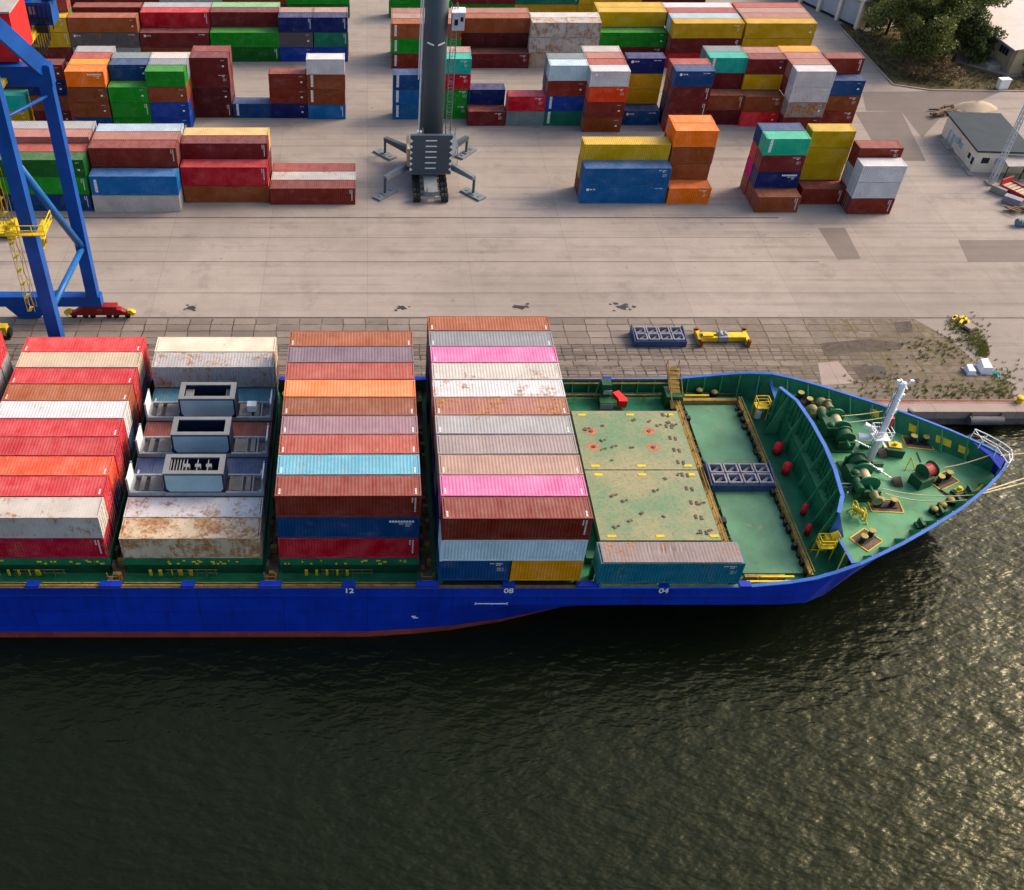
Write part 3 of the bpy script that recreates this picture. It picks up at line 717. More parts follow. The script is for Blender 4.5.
def bollards(px, py, L, W, rz, n=2, frame=True):
    c = at(px, py, FZ); ca, sa = math.cos(rz), math.sin(rz)
    P = lambda u, v, z=FZ: (c.x+u*ca-v*sa, c.y+u*sa+v*ca, z)
    m = MB(); m.add([P(-L/2, -W/2, FZ+.012), P(L/2, -W/2, FZ+.012), P(L/2, W/2, FZ+.012), P(-L/2, W/2, FZ+.012)], [(0, 1, 2, 3)])
    b = part('bollard_pad', m, 'brown', ship)
    m = MB()
    for a1, b1 in (((-L/2, -W/2), (L/2, -W/2)), ((L/2, -W/2), (L/2, W/2)), ((L/2, W/2), (-L/2, W/2)), ((-L/2, W/2), (-L/2, -W/2))): m.beam(P(*a1, FZ+.04), P(*b1, FZ+.04), .09, .05)
    part('yellow_border', m, 'yellow', b)
    for i in range(n):
        u = (i-(n-1)/2)*1.15; p = P(u, .05)
        m = MB().tube((p[0], p[1], FZ+.02), (p[0], p[1], FZ+.8), .24, n=14); pm = part('bollard_post', m, 'black', b, False)
        m = MB().tube((p[0], p[1], FZ+.8), (p[0], p[1], FZ+.9), .32, n=14); part('bollard_cap', m, 'dull_yellow', pm)
    m = MB(); q = P(0, .05, FZ+.07); m.cbox((q[0], q[1], FZ+.08), (2.0, .7, .1), rz); part('bollard_base', m, 'black', b)
bollards(917.5, 443, 2.6, 1.7, R(-8)); bollards(943, 481, 2.5, 1.6, R(28)); bollards(885, 506, 2.9, 1.6, R(-4)); bollards(866, 540, 2.1, 1.9, R(35)); bollards(803, 402, 2.0, 1.5, R(-60))
def boxpart(name, px, py, sx, sy, sz, mat, rz=0, z=None, top=None):
    c = at(px, py, FZ if z is None else z); m = MB().cbox((c.x, c.y, c.z+sz/2), (sx, sy, sz), rz); o = part(name, m, mat, ship)
    if top:
        m = MB().cbox((c.x, c.y+.1, c.z+sz+.06), (sx*.7, sy*.6, .1), rz); m.tube((c.x, c.y+.1, c.z+sz+.1), (c.x, c.y+.1, c.z+sz+.4), .2, n=10); part('lid', m, top, o)
    return o
boxpart('deck_hatch', 892, 453, 1.7, 1.3, .9, 'green_dk', R(-12), top='yellow'); boxpart('deck_hatch', 958, 493, 1.3, .8, .3, 'green_dk', R(25), top='yellow')
c = at(925, 484, FZ); m = MB().cbox((c.x-.6, c.y, FZ+.55), (1.5, 1.4, 1.1), .4); wn = part('mooring_winch', m, 'green_dk', ship)
m = MB().tube((c.x-.6, c.y+.3, FZ+1.3), (c.x+.5, c.y+.75, FZ+1.3), .62, n=16); part('rope_drum', m, paint('red_drum', (.32, .03, .03), .5, .3), wn)
m = MB()
for t in (0, 1.1): m.tube((c.x-.62+t, c.y+.28+t*.42, FZ+1.3), (c.x-.55+t, c.y+.31+t*.42, FZ+1.3), .8, n=16)
part('drum_flange', m, 'green_dk', wn)
for px, py in ((933, 512), (941, 507.5), (949.5, 503)):
    c = at(px, py, FZ); m = MB(); m.tube((c.x, c.y, FZ), (c.x, c.y, FZ+.45), .42, n=14); r_ = part('roller_fairlead', m, 'black', ship)
    m = MB().dome((c.x, c.y, FZ+.45), .36, .2, 14, 3); part('roller_cap', m, 'dull_yellow', r_)
for px, py in ((797, 391), (806, 393)):
    c = at(px, py, FZ); m = MB(); m.tube((c.x, c.y, FZ), (c.x, c.y, FZ+.5), .4, n=12); m.dome((c.x, c.y, FZ+.5), .36, .25, 12, 3); part('roller_fairlead', m, 'olive', ship)
for px, py in ((698, 395), (713, 397)):
    c = at(px, py, DZ); m = MB(); m.tube((c.x, c.y, DZ), (c.x, c.y, DZ+.7), .4, n=12); r_ = part('roller_fairlead', m, 'black', ship); m = MB().dome((c.x, c.y, DZ+.7), .36, .25, 12, 3); part('roller_cap', m, 'dull_yellow', r_)
# chocks and yellow plates on the bulwark
m = MB()
for x in (50.0, 52.4, 54.6, 56.2):
    s = stn(x); m.box(x-.5, x+.5, cyx(x)-inner(s, FZ+.3)+.02, cyx(x)-inner(s, FZ+.3)+.75, FZ, FZ+.35); m.box(x-.12, x+.12, cyx(x)-inner(s, FZ+.3)+.02, cyx(x)-inner(s, FZ+.3)+1.0, FZ, FZ+.7)
part('fairlead_chock', m, 'green_dk', ship, each=True)
m = MB()
for x, wd in ((50.6, .35), (53.6, .3), (55.6, .55), (57.2, .35)):
    s = stn(x); s2 = stn(x+wd*2); za, zb = 6.5, 7.1
    P = [(x, cyx(x)+inner(s, za)-.05, za), (x+2*wd, cyx(x)+inner(s2, za)-.05, za), (x+2*wd, cyx(x)+inner(s2, zb)-.05, zb), (x, cyx(x)+inner(s, zb)-.05, zb)]
    P += [(p[0], p[1]-.06, p[2]) for p in P]
    m.add(P, [(0, 1, 2, 3), (7, 6, 5, 4), (0, 4, 5, 1), (1, 5, 6, 2), (2, 6, 7, 3), (3, 7, 4, 0)])
part('yellow_plate', m, 'yellow', ship, each=True)
m = MB(); s = stn(56.8); m.add([(56.2, cyx(56.2)-inner(stn(56.2), 6.6)+.05, 6.6), (57.6, cyx(57.6)-inner(stn(57.6), 6.6)+.05, 6.6), (57.6, cyx(57.6)-inner(stn(57.6), 6.6)+.35, 6.5), (56.2, cyx(56.2)-inner(stn(56.2), 6.6)+.35, 6.5)], [(0, 1, 2, 3), (3, 2, 1, 0)])
part('yellow_plate', m, 'yellow', ship)
CB = cyx(59.3)
# bow: triangular breast hook plate and the white pulpit railing
m = MB(); m.add([(57.9, CB+2.5, 7.9), (59.9, CB, 8.0), (58.9, CB-1.4, 7.92), (58.7, CB+.5, 7.9), (57.9, CB+2.5, 7.8), (59.9, CB, 7.9), (58.9, CB-1.4, 7.82), (58.7, CB+.5, 7.8)], [(0, 3, 2, 1), (4, 5, 6, 7)])
part('bow_plate', m, 'hull_blue', ship)
m = MB(); pts = [(57.9, CB+2.9), (58.7, CB+2.1), (59.5, CB+1.1), (60.0, CB+.1), (59.6, CB-1.0), (58.9, CB-1.8)]
for h in (.55, 1.05): m.path([(p[0]+.1, p[1], 8.05+h) for p in pts], .05)
for p in pts: m.tube((p[0], p[1], 8.0), (p[0]+.1, p[1], 9.1), .05, n=6)
m.path([(57.9, CB+2.9, 9.1), (58.0, CB+1.4, 9.1), (58.9, CB+.2, 9.1), (58.9, CB-1.8, 9.1)], .04)
for p in ((58.0, CB+1.4), (58.9, CB+.2)): m.tube((p[0], p[1], 8.0), (p[0], p[1], 9.1), .04, n=6)
part('bow_railing', m, 'white', ship)
# yellow platforms beside the breakwater, hose reel, red lockers on its foot
def platform(c, sgn):
    m = MB(); m.box(c.x-.66, c.x+.66, c.y-.5, c.y+.5, c.z+1.5, c.z+1.6); pl = part('yellow_platform', m, 'yellow', ship)
    m = MB()
    for dx in (-.64, .64):
        for dy in (-.48, .48): m.tube((c.x+dx, c.y+dy, c.z), (c.x+dx, c.y+dy, c.z+2.5), .045, n=6)
    for h in (2.1, 2.5): m.path([(c.x-.64, c.y-.48, c.z+h), (c.x+.64, c.y-.48, c.z+h), (c.x+.64, c.y+.48, c.z+h), (c.x-.64, c.y+.48, c.z+h), (c.x-.64, c.y-.48, c.z+h)], .045)
    part('guard_rail', m, 'yellow', pl)
    m = MB()
    for dx in (-.35, -.05): m.beam((c.x+dx-.6, c.y-sgn*.6, c.z), (c.x+dx-.6, c.y-sgn*.05, c.z+1.5), .08, .06)
    part('access_ladder', m, 'brownrail', pl)
platform(Vector((40.9, CY+9.9, DZ)), 1); platform(Vector((40.9, CY-9.7, DZ+.4)), -1)
m = MB(); m.box(40.8, 41.9, CY-9.8, CY-9.2, FZ-.6, FZ+.5); m.tube((41.3, CY-9.5, FZ+.5), (41.9, CY-9.5, FZ+.9), .35, n=12); part('valve_locker', m, 'yellow', ship)
for px, py in ((778, 449), (787, 469), (806, 510), (808, 530)):
    c = at(px, py, DZ+.6); c.x = min(c.x, 41.2); rr = .42 if py < 500 else .27
    m = MB(); m.tube((c.x, c.y, DZ+.1), (c.x, c.y, DZ+1.15), rr, rr*.95, 14); m.dome((c.x, c.y, DZ+1.15), rr*.95, rr*.8, 14, 4); part('fire_locker', m, 'red', ship, True)
c = at(757, 417, DZ); m = MB().tube((c.x, c.y, DZ), (c.x, c.y, DZ+.9), .33, n=12); m.dome((c.x, c.y, DZ+.9), .33, .2, 12, 3); part('vent_head', m, 'white', ship)
m = MB(); m.beam((39.9, CY-9.6, DZ+1.2), (41.0, CY-9.7, DZ+1.2), .08, .08); m.beam((40.6, CY-13.2, DZ+.1), (42.2, CY-10.9, FZ+.2), .1, .08); part('hand_rail', m, 'yellow', ship)
m = MB()
c = at(852, 514, FZ)
for dx in (0, .75):
    n = 16; ring = [(c.x+dx*.6, c.y-dx*1.1+.62*math.cos(2*math.pi*i/n), FZ+.85+.62*math.sin(2*math.pi*i/n)) for i in range(n+1)]; m.path(ring, .07)
    for i in range(0, n, 4): m.tube(ring[i], (c.x+dx*.6, c.y-dx*1.1, FZ+.85), .04, n=5)
for sy in (-.5, .5): m.tube((c.x-.2, c.y+sy, FZ), (c.x+.1, c.y, FZ+.85), .06, n=6); m.tube((c.x+.9, c.y-.8+sy, FZ), (c.x+.5, c.y-.8, FZ+.85), .06, n=6)
m.tube((c.x-.1, c.y, FZ+.85), (c.x+.6, c.y-.8, FZ+.85), .25, n=10)
part('hose_reel', m, 'yellow', ship)
m = MB(); c = at(840, 505, FZ); m.tube((43.2, CY-4.6, FZ), (43.2, CY-4.6, FZ+1.2), .08, n=6); m.tube((44.2, CY-4.6, FZ), (44.2, CY-4.6, FZ+1.2), .08, n=6)
m.box(43.2, 45.3, CY-3.3, CY-3.22, FZ+.9, FZ+1.0); m.box(43.2, 45.3, CY-3.3, CY-3.22, FZ+.45, FZ+.55); m.box(43.2, 43.3, CY-3.3, CY-3.22, FZ, FZ+1.0); m.box(45.2, 45.3, CY-3.3, CY-3.22, FZ, FZ+1.0)
part('hand_rail', m, 'grey', ship)
m = MB(); c = at(908, 467, FZ)
m.path([(c.x-.5, c.y-.5, FZ), (c.x, c.y+.2, FZ+1.1), (c.x+.5, c.y-.5, FZ)], .06); part('yellow_tripod', m, 'yellow', ship)
m = MB(); m.path([at(808, 412, FZ+.1), at(820, 416, FZ+.1), at(832, 419, FZ+.1), at(846, 414, FZ+.1)], .09); part('deck_pipe', m, 'brown', ship)
m = MB(); m.path([at(940, 489, FZ+.1), at(950, 496, FZ+.1), at(972, 495, FZ+.1)], .08); m.path([at(917, 452, FZ+.05), at(921, 462, FZ+.05)], .06); part('deck_pipe', m, 'brown', ship)
# far side passage: access stair, dark lashing stand, red winch
def stair_tower():
    c = at(671, 404, DZ); m = MB()
    m.beam((c.x+.1, 81.2, DZ+.5), (c.x-.1, 84.7, 6.9), 1.1, .22); st = part('access_stair', m, 'brownrail', ship)
    m = MB()
    for sg in (-.6, .6):
        m.tube((c.x+.1+sg, 81.2, DZ+1.5), (c.x-.1+sg, 84.7, 7.9), .05, n=6)
        for t in (0, .33, .66, 1): m.tube((c.x+.1+sg-.2*t, 81.2+3.5*t, DZ+.5+2.8*t), (c.x+.1+sg-.2*t, 81.2+3.5*t, DZ+1.5+2.8*t), .04, n=5)
    for i in range(9): t = i/9; m.box(c.x-.5, c.x+.6, 81.3+3.4*t, 81.5+3.4*t, DZ+.68+2.8*t, DZ+.74+2.8*t)
    part('stair_rail', m, 'brownrail', st)
    m = MB(); m.box(c.x-.9, c.x+.7, 81.8, 83.6, DZ, DZ+1.6); part('stair_base', m, 'green_dk', st)
stair_tower()
c = at(605, 403, DZ); m = MB(); m.box(c.x-.8, c.x+.6, 81.6, 82.7, DZ, DZ+.9); m.box(c.x-.6, c.x+.4, 82.8, 83.9, DZ, DZ+2.4); st = part('lashing_stand', m, 'green_dk', ship)
m = MB(); m.box(c.x-.8, c.x+.6, 81.55, 81.6, DZ+.1, DZ+.8); m.box(c.x-.4, c.x+.5, 82.7, 82.78, DZ+1.2, DZ+1.7); part('stand_panel', m, 'grey', st)
m = MB(); m.beam((c.x-1.3, 83.0, DZ), (c.x-.6, 83.9, DZ+2.2), .08, .08); part('stand_brace', m, 'green_lt', st)
m = MB(); m.beam((c.x+1.0, 83.2, DZ+1.0), (c.x+1.6, 82.0, DZ+.9), .8, .5); m.box(c.x+1.1, c.x+2.0, 81.6, 82.3, DZ+.3, DZ+1.2); part('red_winch', m, 'red', ship)
m = MB()
for x in (22.0, 24.3, 27, 29.4): m.tube((x, 82.9, DZ), (x, 82.9, DZ+1.0), .05, n=6)
for h in (.5, 1.0): m.tube((20, 82.9, DZ+h), (31.3, 82.9, DZ+h), .04, n=6)
part('hand_rail', m, 'brownrail', ship)
m = MB(); m.tube((19.5, 81.0, DZ+.25), (32, 81.0, DZ+.25), .12, n=8); m.tube((19.5, 83.9, DZ+.3), (40, 83.9, DZ+.3), .1, n=8); part('deck_pipe', m, 'brown', ship)
# grey cargo light / flat rail beside the bow container
m = MB(); m.box(19.6, 31.9, 60.2, 61.1, DZ, DZ+.9); part('hatch_coaming', m, 'green_dk', ship)

# ------------------------------------------------------------------ things resting on the ship's deck
def bins(name, c, L, W, H, nx, label, rz=0):
    """a long low steel rack with two rows of open compartments"""
    t = thing(name, c, label, 'steel rack'); o = Vector(c)
    m = MB(); m.box(o.x-L/2, o.x+L/2, o.y-W/2, o.y-W/2+.12, o.z, o.z+H*.75); m.box(o.x-L/2, o.x+L/2, o.y+W/2-.12, o.y+W/2, o.z, o.z+H*.75)
    for s in (-1, 1): m.add([(o.x+s*L/2-.06, o.y-W/2, o.z), (o.x+s*L/2+.06, o.y-W/2, o.z), (o.x+s*L/2+.06, o.y+W/2, o.z), (o.x+s*L/2-.06, o.y+W/2, o.z), (o.x+s*L/2-.06, o.y-W/2, o.z+H*.8), (o.x+s*L/2+.06, o.y-W/2, o.z+H*.8), (o.x+s*L/2+.06, o.y+W/2, o.z+H*1.15), (o.x+s*L/2-.06, o.y+W/2, o.z+H*1.15)], [(0, 3, 2, 1), (4, 5, 6, 7), (0, 1, 5, 4), (1, 2, 6, 5), (2, 3, 7, 6), (3, 0, 4, 7)])
    part('rack_frame', m, 'bin_blue', t)
    m = MB().box(o.x-L/2+.1, o.x+L/2-.1, o.y-W/2+.15, o.y+W/2-.15, o.z+.05, o.z+.3); part('rack_floor', m, 'bin_rust', t)
    cw = (L-.3)/nx
    for r in range(2):
        for i in range(nx):
            x0 = o.x-L/2+.15+i*cw+.06; x1 = x0+cw-.12; y0 = o.y-W/2+.16+r*(W/2-.1); y1 = y0+W/2-.24; m = MB(); z0, z1 = o.z+.3, o.z+H*.95
            m.box(x0, x1, y0, y0+.14, z0, z1); m.box(x0, x1, y1-.14, y1, z0, z1); m.box(x0, x0+.14, y0+.14, y1-.14, z0, z1); m.box(x1-.14, x1, y0+.14, y1-.14, z0, z1)
            m.beam((x0+.1, y0+.2, z0+.15), (x1-.1, y1-.2, z0+.5), .3, .2)
            part('rack_compartment', m, 'bin_grey', t)
    return t
bins('cargo_rack', (36.15, 70.7, 3.862), 6.2, 3.0, 1.15, 4, 'long blue steel rack of open bins lying across the green hatch of the ship')
bins('cargo_rack', (34.9, 98.7, .006), 6.1, 2.9, 1.1, 4, 'long blue steel rack of open bins standing on the quay beside the yellow spreader')
# ------------------------------------------------------------------ containers
CW = 2.438
_cm = {}
def cont_meshes(L, H, smooth=False):
    key = (L, H, smooth)
    if key in _cm: return _cm[key]
    hl, hw = L/2, CW/2
    def corr(u0, u1, pitch, fn):
        """trapezoid profile samples along u: (u, 0 crest | 1 trough)"""
        n = max(1, round((u1-u0)/pitch)); p = (u1-u0)/n; out = []
        for i in range(n):
            a = u0+i*p
            out += [(a, 0), (a+.30*p, 0), (a+.5*p, 1), (a+.80*p, 1)]
        out.append((u1, 0)); return out
    m = MB(); z0, z1 = .16, H-.10
    dep = .006 if smooth else .042
    for sg in (-1, 1):                       # long sides
        pr_ = corr(-hl+.17, hl-.17, .278, None); yo = hw-.012
        P = []
        for u, t in pr_: P += [(u, sg*(yo-dep*t), z0), (u, sg*(yo-dep*t), z1)]
        F = [((2*i, 2*i+2, 2*i+3, 2*i+1) if sg < 0 else (2*i+1, 2*i+3, 2*i+2, 2*i)) for i in range(len(pr_)-1)]
        m.add(P, F)
    pr_ = corr(-hw+.17, hw-.17, .25, None); P = []  # blind end
    for u, t in pr_: P += [(-hl+.02+dep*t, u, z0), (-hl+.02+dep*t, u, z1)]
    m.add(P, [(2*i+1, 2*i+3, 2*i+2, 2*i) for i in range(len(pr_)-1)])
    pr_ = corr(-hl+.17, hl-.17, .30, None); P = []  # roof
    rd = .003 if smooth else .015
    for u, t in pr_: P += [(u, -hw+.05, H-.02-rd*t), (u, hw-.05, H-.02-rd*t)]
    m.add(P, [(2*i, 2*i+2, 2*i+3, 2*i+1) for i in range(len(pr_)-1)])
    m.add([(-hl+.05, -hw+.05, .1), (hl-.05, -hw+.05, .1), (hl-.05, hw-.05, .1), (-hl+.05, hw-.05, .1)], [(3, 2, 1, 0)])
    shell = m.mesh('shipping_container', [M['container']])
    m = MB()                                 # posts, rails, castings
    for sx in (-1, 1):
        for sy in (-1, 1):
            xa, xb = sorted((sx*(hl-.004), sx*(hl-.165))); ya, yb = sorted((sy*(hw-.004), sy*(hw-.165))); m.box(xa, xb, ya, yb, .11, H-.11)
            for za, zb in ((-.043, .118), (H-.118, H)):
                xa, xb = sorted((sx*hl, sx*(hl-.178))); ya, yb = sorted((sy*hw, sy*(hw-.162))); m.box(xa, xb, ya, yb, za, zb)
    for sy in (-1, 1):
        ya, yb = sorted((sy*(hw-.002), sy*(hw-.11))); m.box(-hl+.178, hl-.178, ya, yb, .02, .165); ya, yb = sorted((sy*(hw-.003), sy*(hw-.07))); m.box(-hl+.178, hl-.178, ya, yb, H-.105, H-.012)
    for sx in (-1, 1):
        xa, xb = sorted((sx*(hl-.002), sx*(hl-.12))); m.box(xa, xb, -hw+.162, hw-.162, .02, .165); m.box(xa, xb, -hw+.162, hw-.162, H-.115, H-.01)
        xa, xb = sorted((sx*(hl-.178), sx*(hl-.30))); m.box(xa, xb, -hw+.07, hw-.07, H-.05, H-.011)
    frame = m.mesh('corner_frame', [M['container']])
    m = MB(); m.box(hl-.07, hl-.025, .008, hw-.17, .17, H-.12)     # one door leaf with hinges
    for z in (.45, .95, 1.5, 2.05): m.box(hl-.03, hl-.012, hw-.30, hw-.165, z, z+.09)
    doorR = m.mesh('door', [M['container']])
    m = MB(); m.box(hl-.07, hl-.025, -hw+.17, -.008, .17, H-.12)
    for z in (.45, .95, 1.5, 2.05): m.box(hl-.03, hl-.012, -hw+.165, -hw+.30, z, z+.09)
    doorL = m.mesh('door', [M['container']])
    rods = []
    for sg in (-1, 1):
        m = MB()
        for y in (.22, .82):
            m.tube((hl-.008, sg*y, .12), (hl-.008, sg*y, H-.1), .019, n=6); m.box(hl-.02, hl+.006, sg*y-.13*(sg > 0)-.02, sg*y+.13*(sg < 0)+.02, 1.05, 1.10)
        rods.append(m.mesh('lock_rod', [M['rod']]))
    _cm[key] = (shell, frame, doorL, doorR, rods[0], rods[1]); return _cm[key]
_mk = {}
def mark_mesh(kind, L, H):
    """weathered stencils: too small to read in the picture, so rows of letter-sized blocks"""
    key = (kind, L, H)
    if key in _mk: return _mk[key]
    hl, y = L/2, -CW/2-.004; rng = random.Random(str(key)); m = MB()
    def q(x0, x1, z0, z1): m.add([(x0, y, z0), (x1, y, z0), (x1, y, z1), (x0, y, z1)], [(0, 1, 2, 3)])
    def code(x, z, n, h=.13, g=.0):
        for i in range(n):
            if i in (4, 11): continue
            q(x+i*.10, x+i*.10+rng.uniform(.045, .075), z, z+h)
    if kind == 'code' and rng.random() < 2:
        code(hl-1.75, H-.42, 12); code(hl-1.2, H-.62, 5); [code(hl-1.1, H-.95-i*.12, 6, .05) for i in range(4)]
    elif kind == 'vert':
        for i in range(11): q(hl-.55, hl-.42, H-.35-i*.16, H-.35-i*.16+.10)
        for i in range(4): q(hl-.80, hl-.68, H-.35-i*.16, H-.35-i*.16+.10)
    elif kind == 'logo':
        code(hl-1.75, H-.42, 12)
        q(-hl+.7, -hl+1.05, H-.75, H-.35); code(-hl+1.15, H-.62, 8, .2)
    elif kind == 'bar':                       # a broad vertical legend at the door end
        for i in range(9): q(-hl+.55, -hl+.95, .45+i*.22, .45+i*.22+.17)
    elif kind == 'name':
        for i in range(9): q(hl-2.6+i*.24, hl-2.6+i*.24+.19, H-.62, H-.38)
        code(hl-1.75, H-.85, 11); code(hl-1.2, H-1.1, 4)
    elif kind == 'patch':
        q(hl-1.0, hl-.68, .95, 1.2); code(hl-1.2, H-.5, 6, .09)
    elif kind == 'roofid':
        for x in (-hl+.30, hl-.52):
            for i in range(4): m.add([(x, -1.0+i*.17, H-.010), (x+.15, -1.0+i*.17, H-.010), (x+.15, -.89+i*.17, H-.010), (x, -.89+i*.17, H-.010)], [(0, 1, 2, 3)])
    _mk[key] = m.mesh('marking', [M['white_mark']]); return _mk[key]
C = {  # name: (words for the label, paint)
 'maroon': ('maroon', (0.135, 0.014, 0.015)), 'dmaroon': ('dark maroon', (0.08, 0.009, 0.011)), 'brown': ('rust-brown', (0.21, 0.052, 0.015)), 'obrown': ('orange-brown', (0.27, 0.068, 0.018)),
 'rbrown': ('red-brown', (0.19, 0.024, 0.013)), 'red': ('red', (.44,.011,.024)), 'crimson': ('crimson', (.40, .006, .030)), 'bred': ('bright red', (.60,.022,.03)), 'ored': ('orange-red', (.62, .055, .012)),
 'salmon': ('faded salmon-red', (0.315, 0.055, 0.04)), 'orange': ('orange', (0.8, 0.16, 0.004)), 'lorange': ('faded orange', (.70, .20, .06)), 'amber': ('amber-yellow', (.62, .26, .006)), 'yellow': ('mustard-yellow', (0.5, 0.31, 0.004)), 'lyellow': ('pale yellow', (.66, .44, .16)),
 'green': ('bright green', (0.003, 0.235, 0.012)), 'dgreen': ('dark green', (0.003, 0.105, 0.014)), 'lgreen': ('pale green', (.17, .38, .17)), 'tgreen': ('deep teal-green', (0.004, 0.14, 0.085)), 'teal': ('turquoise', (0.005, 0.37, 0.29)), 'steal': ('sea-green', (0.006, 0.36, 0.22)),
 'blue': ('blue', (0.003, 0.095, 0.27)), 'bblue': ('bright blue', (0.004, 0.115, 0.33)), 'rblue': ('royal blue', (0.006, 0.045, 0.3)), 'navy': ('navy blue', (0.004, 0.014, 0.105)), 'dblue': ('dark blue', (0.004, 0.048, 0.16)), 'sky': ('sky blue', (0.1, 0.39, 0.53)), 'lblue': ('pale blue', (.33, .45, .54)), 'pblue': ('pale powder-blue', (.45, .60, .66)), 'petrol': ('petrol blue', (.003, .14, .21)),
 'white': ('white', (0.53, 0.54, 0.56)), 'dwhite': ('dirty white', (0.48, 0.46, 0.425)), 'cream': ('stained cream', (0.47, 0.385, 0.275)), 'ivory': ('ivory', (0.66, 0.58, 0.45)), 'grey': ('grey', (.26, .27, .28)), 'dgrey': ('dark grey', (.085, .080, .085)), 'lgrey': ('light grey', (0.32, 0.325, 0.34)), 'sgrey': ('slate grey', (.20, .22, .25)), 'taupe': ('taupe-grey', (0.26, 0.22, 0.22)),
 'gteal': ('grey-teal', (.15, .21, .22)), 'pink': ('hot pink', (0.62, 0.15, 0.36)), 'mag': ('magenta', (.42, .006, .16)), 'purple': ('purple-grey', (0.145, 0.105, 0.15)), 'mauve': ('mauve', (0.27, 0.155, 0.195)), 'rosy': ('rusty pink', (0.32, 0.13, 0.1)), 'tan': ('pinkish tan', (0.33, 0.21, 0.17)),
}
# containers wholly walled in by others are left out; those all but hidden become one mass
HIDE = set('F1.1.0 F1.2.0 F1.2.1 F1.3.0 F1.3.1 F2.2.0 F2.3.0 F2.3.1 F6.2.0 F6.2.1 Mx.1.0 M1.1.0 M1.1.1 M1.2.0 M1.2.1 M1.2.2 M1.3.0 M1.3.1 M1.3.2 M2.1.0 M2.1.1 M2.2.0 M2.2.1 M2.2.2 M9.1.0 M9.1.1 Mc.1.0 Md.1.0 Md.1.1 Md.1.2 Md.2.0 Md.2.1 Md.2.2 Md.3.0 Md.3.1 Md.3.2 Mg.1.0 Mg.2.0 Mg.2.1 Mg.2.2 Mh.1.0 Mh.2.0 Mh.2.1 Mh.2.2 Mi.1.0 Mi.1.1 Mi.2.0 Mi.2.1 Mi.2.2 Mi.3.0 Mi.3.1 Mi.3.2 Mj.1.0 Mj.1.1 B0.1.0 B0.1.1 B1.2.0 B2.2.0 B3.1.0 B3.2.0 B3.2.1 B7.2.0 B8.1.0 B8.1.1 B9.1.0 B9.2.0 B9.2.1 Ba.2.0 Ba.2.1 Ba.3.0 Ba.3.1 Bb.0.0 Bb.1.0 Bb.1.1 Bb.2.0 Bb.2.1 Bb.3.0 Bb.3.1 C9.0.0'.split())
MASS = set('F3.2.1 F2.1.0 C5.0.0 S4.9.0 M4.1.2 M4.1.1 B6.2.0 S4.2.1 S4.2.0 F9.1.0 F2.1.1 C8.0.0 S4.6.0 M3.2.2 Ba.1.1 B1.2.1 M4.1.0 M3.2.0 F3.1.0 Ba.1.0 S0.3.2 Mc.1.1 M1.1.2 F6.2.2 F1.1.1 B2.1.1 B0.1.2 S0.4.1 M3.2.1 F2.2.1 S4.4.0 S3.9.1 S3.9.0 S3.8.1 S3.8.0 S3.7.1 S3.7.0 S3.6.1 S3.6.0 S3.5.1 S3.5.0 S3.4.1 S3.4.0 S3.3.1 S3.3.0 S3.2.1 S3.2.0 S0.4.0 S0.3.0 S0.2.0 Mx.1.1 Mg.1.1 Me.1.0 M9.1.2 M2.1.2 F6.1.0 F3.2.0 F0.1.1 F0.1.0 C7.0.0 C6.0.0 B9.1.1 B7.2.1 B6.1.1 B6.1.0 B5.1.1 B4.1.1 B4.1.0 B3.1.1 B2.2.1 B2.1.0'.split())
MASSED = []
SEEN = {}
ALLC = {}
def container(key, col, x0, y0, z0, L, label, group, H=2.591, wear=.2, mark=None, smooth=False, doors=1, jit=True):
    """one container; x0,y0 is its low corner seen in plan"""
    if key in HIDE: return None
    rng = random.Random(key)
    jx, jy, ja = (rng.uniform(-.05, .05), rng.uniform(-.03, .03), rng.uniform(-.004, .004)) if jit else (0, 0, 0)
    rgb = C[col][1]; v = rng.uniform(.9, 1.1); rgba = (*(c*v for c in rgb), max(0, min(1, wear+rng.uniform(-.08, .12))))
    sh, fr, dl, dr, rl, rr = cont_meshes(L, H, smooth)
    if key in MASS:
        mx = Matrix.Translation((x0+L/2+jx, y0+CW/2+jy, z0)) @ Matrix.Rotation(ja+(0 if doors > 0 else math.pi), 4, 'Z')
        MASSED.append((mx, (sh, fr, dl, dr), rgba)); return None
    o = bpy.data.objects.new('shipping_container', sh); COL.objects.link(o)
    o.location = (x0+L/2+jx, y0+CW/2+jy, z0); o.rotation_euler = (0, 0, ja+(0 if doors > 0 else math.pi)); o.color = rgba
    tag(o, label, 'container', group)
    f = bpy.data.objects.new('corner_frame', fr); COL.objects.link(f); f.parent = o; f.color = rgba
    for dm, rm in ((dl, rl), (dr, rr)):
        d = bpy.data.objects.new('door', dm); COL.objects.link(d); d.parent = o; d.color = rgba
        r_ = bpy.data.objects.new('lock_rod', rm); COL.objects.link(r_); r_.parent = d
    if mark:
        k = bpy.data.objects.new('marking', mark_mesh(mark, L, H)); COL.objects.link(k); k.parent = o
        if doors < 0: k.rotation_euler = (0, 0, math.pi)
    if key[0] == 'S' and not smooth and rng.random() < .6:
        k = bpy.data.objects.new('roof_marking', mark_mesh('roofid', L, H)); COL.objects.link(k); k.parent = o
    return o
SZ = {12.192: 'forty-foot', 6.058: 'twenty-foot'}
TN = ['on the ground', 'second tier', 'third tier', 'fourth tier']
RN = {'F': 'front', 'M': 'middle', 'B': 'rear', 'C': 'last'}
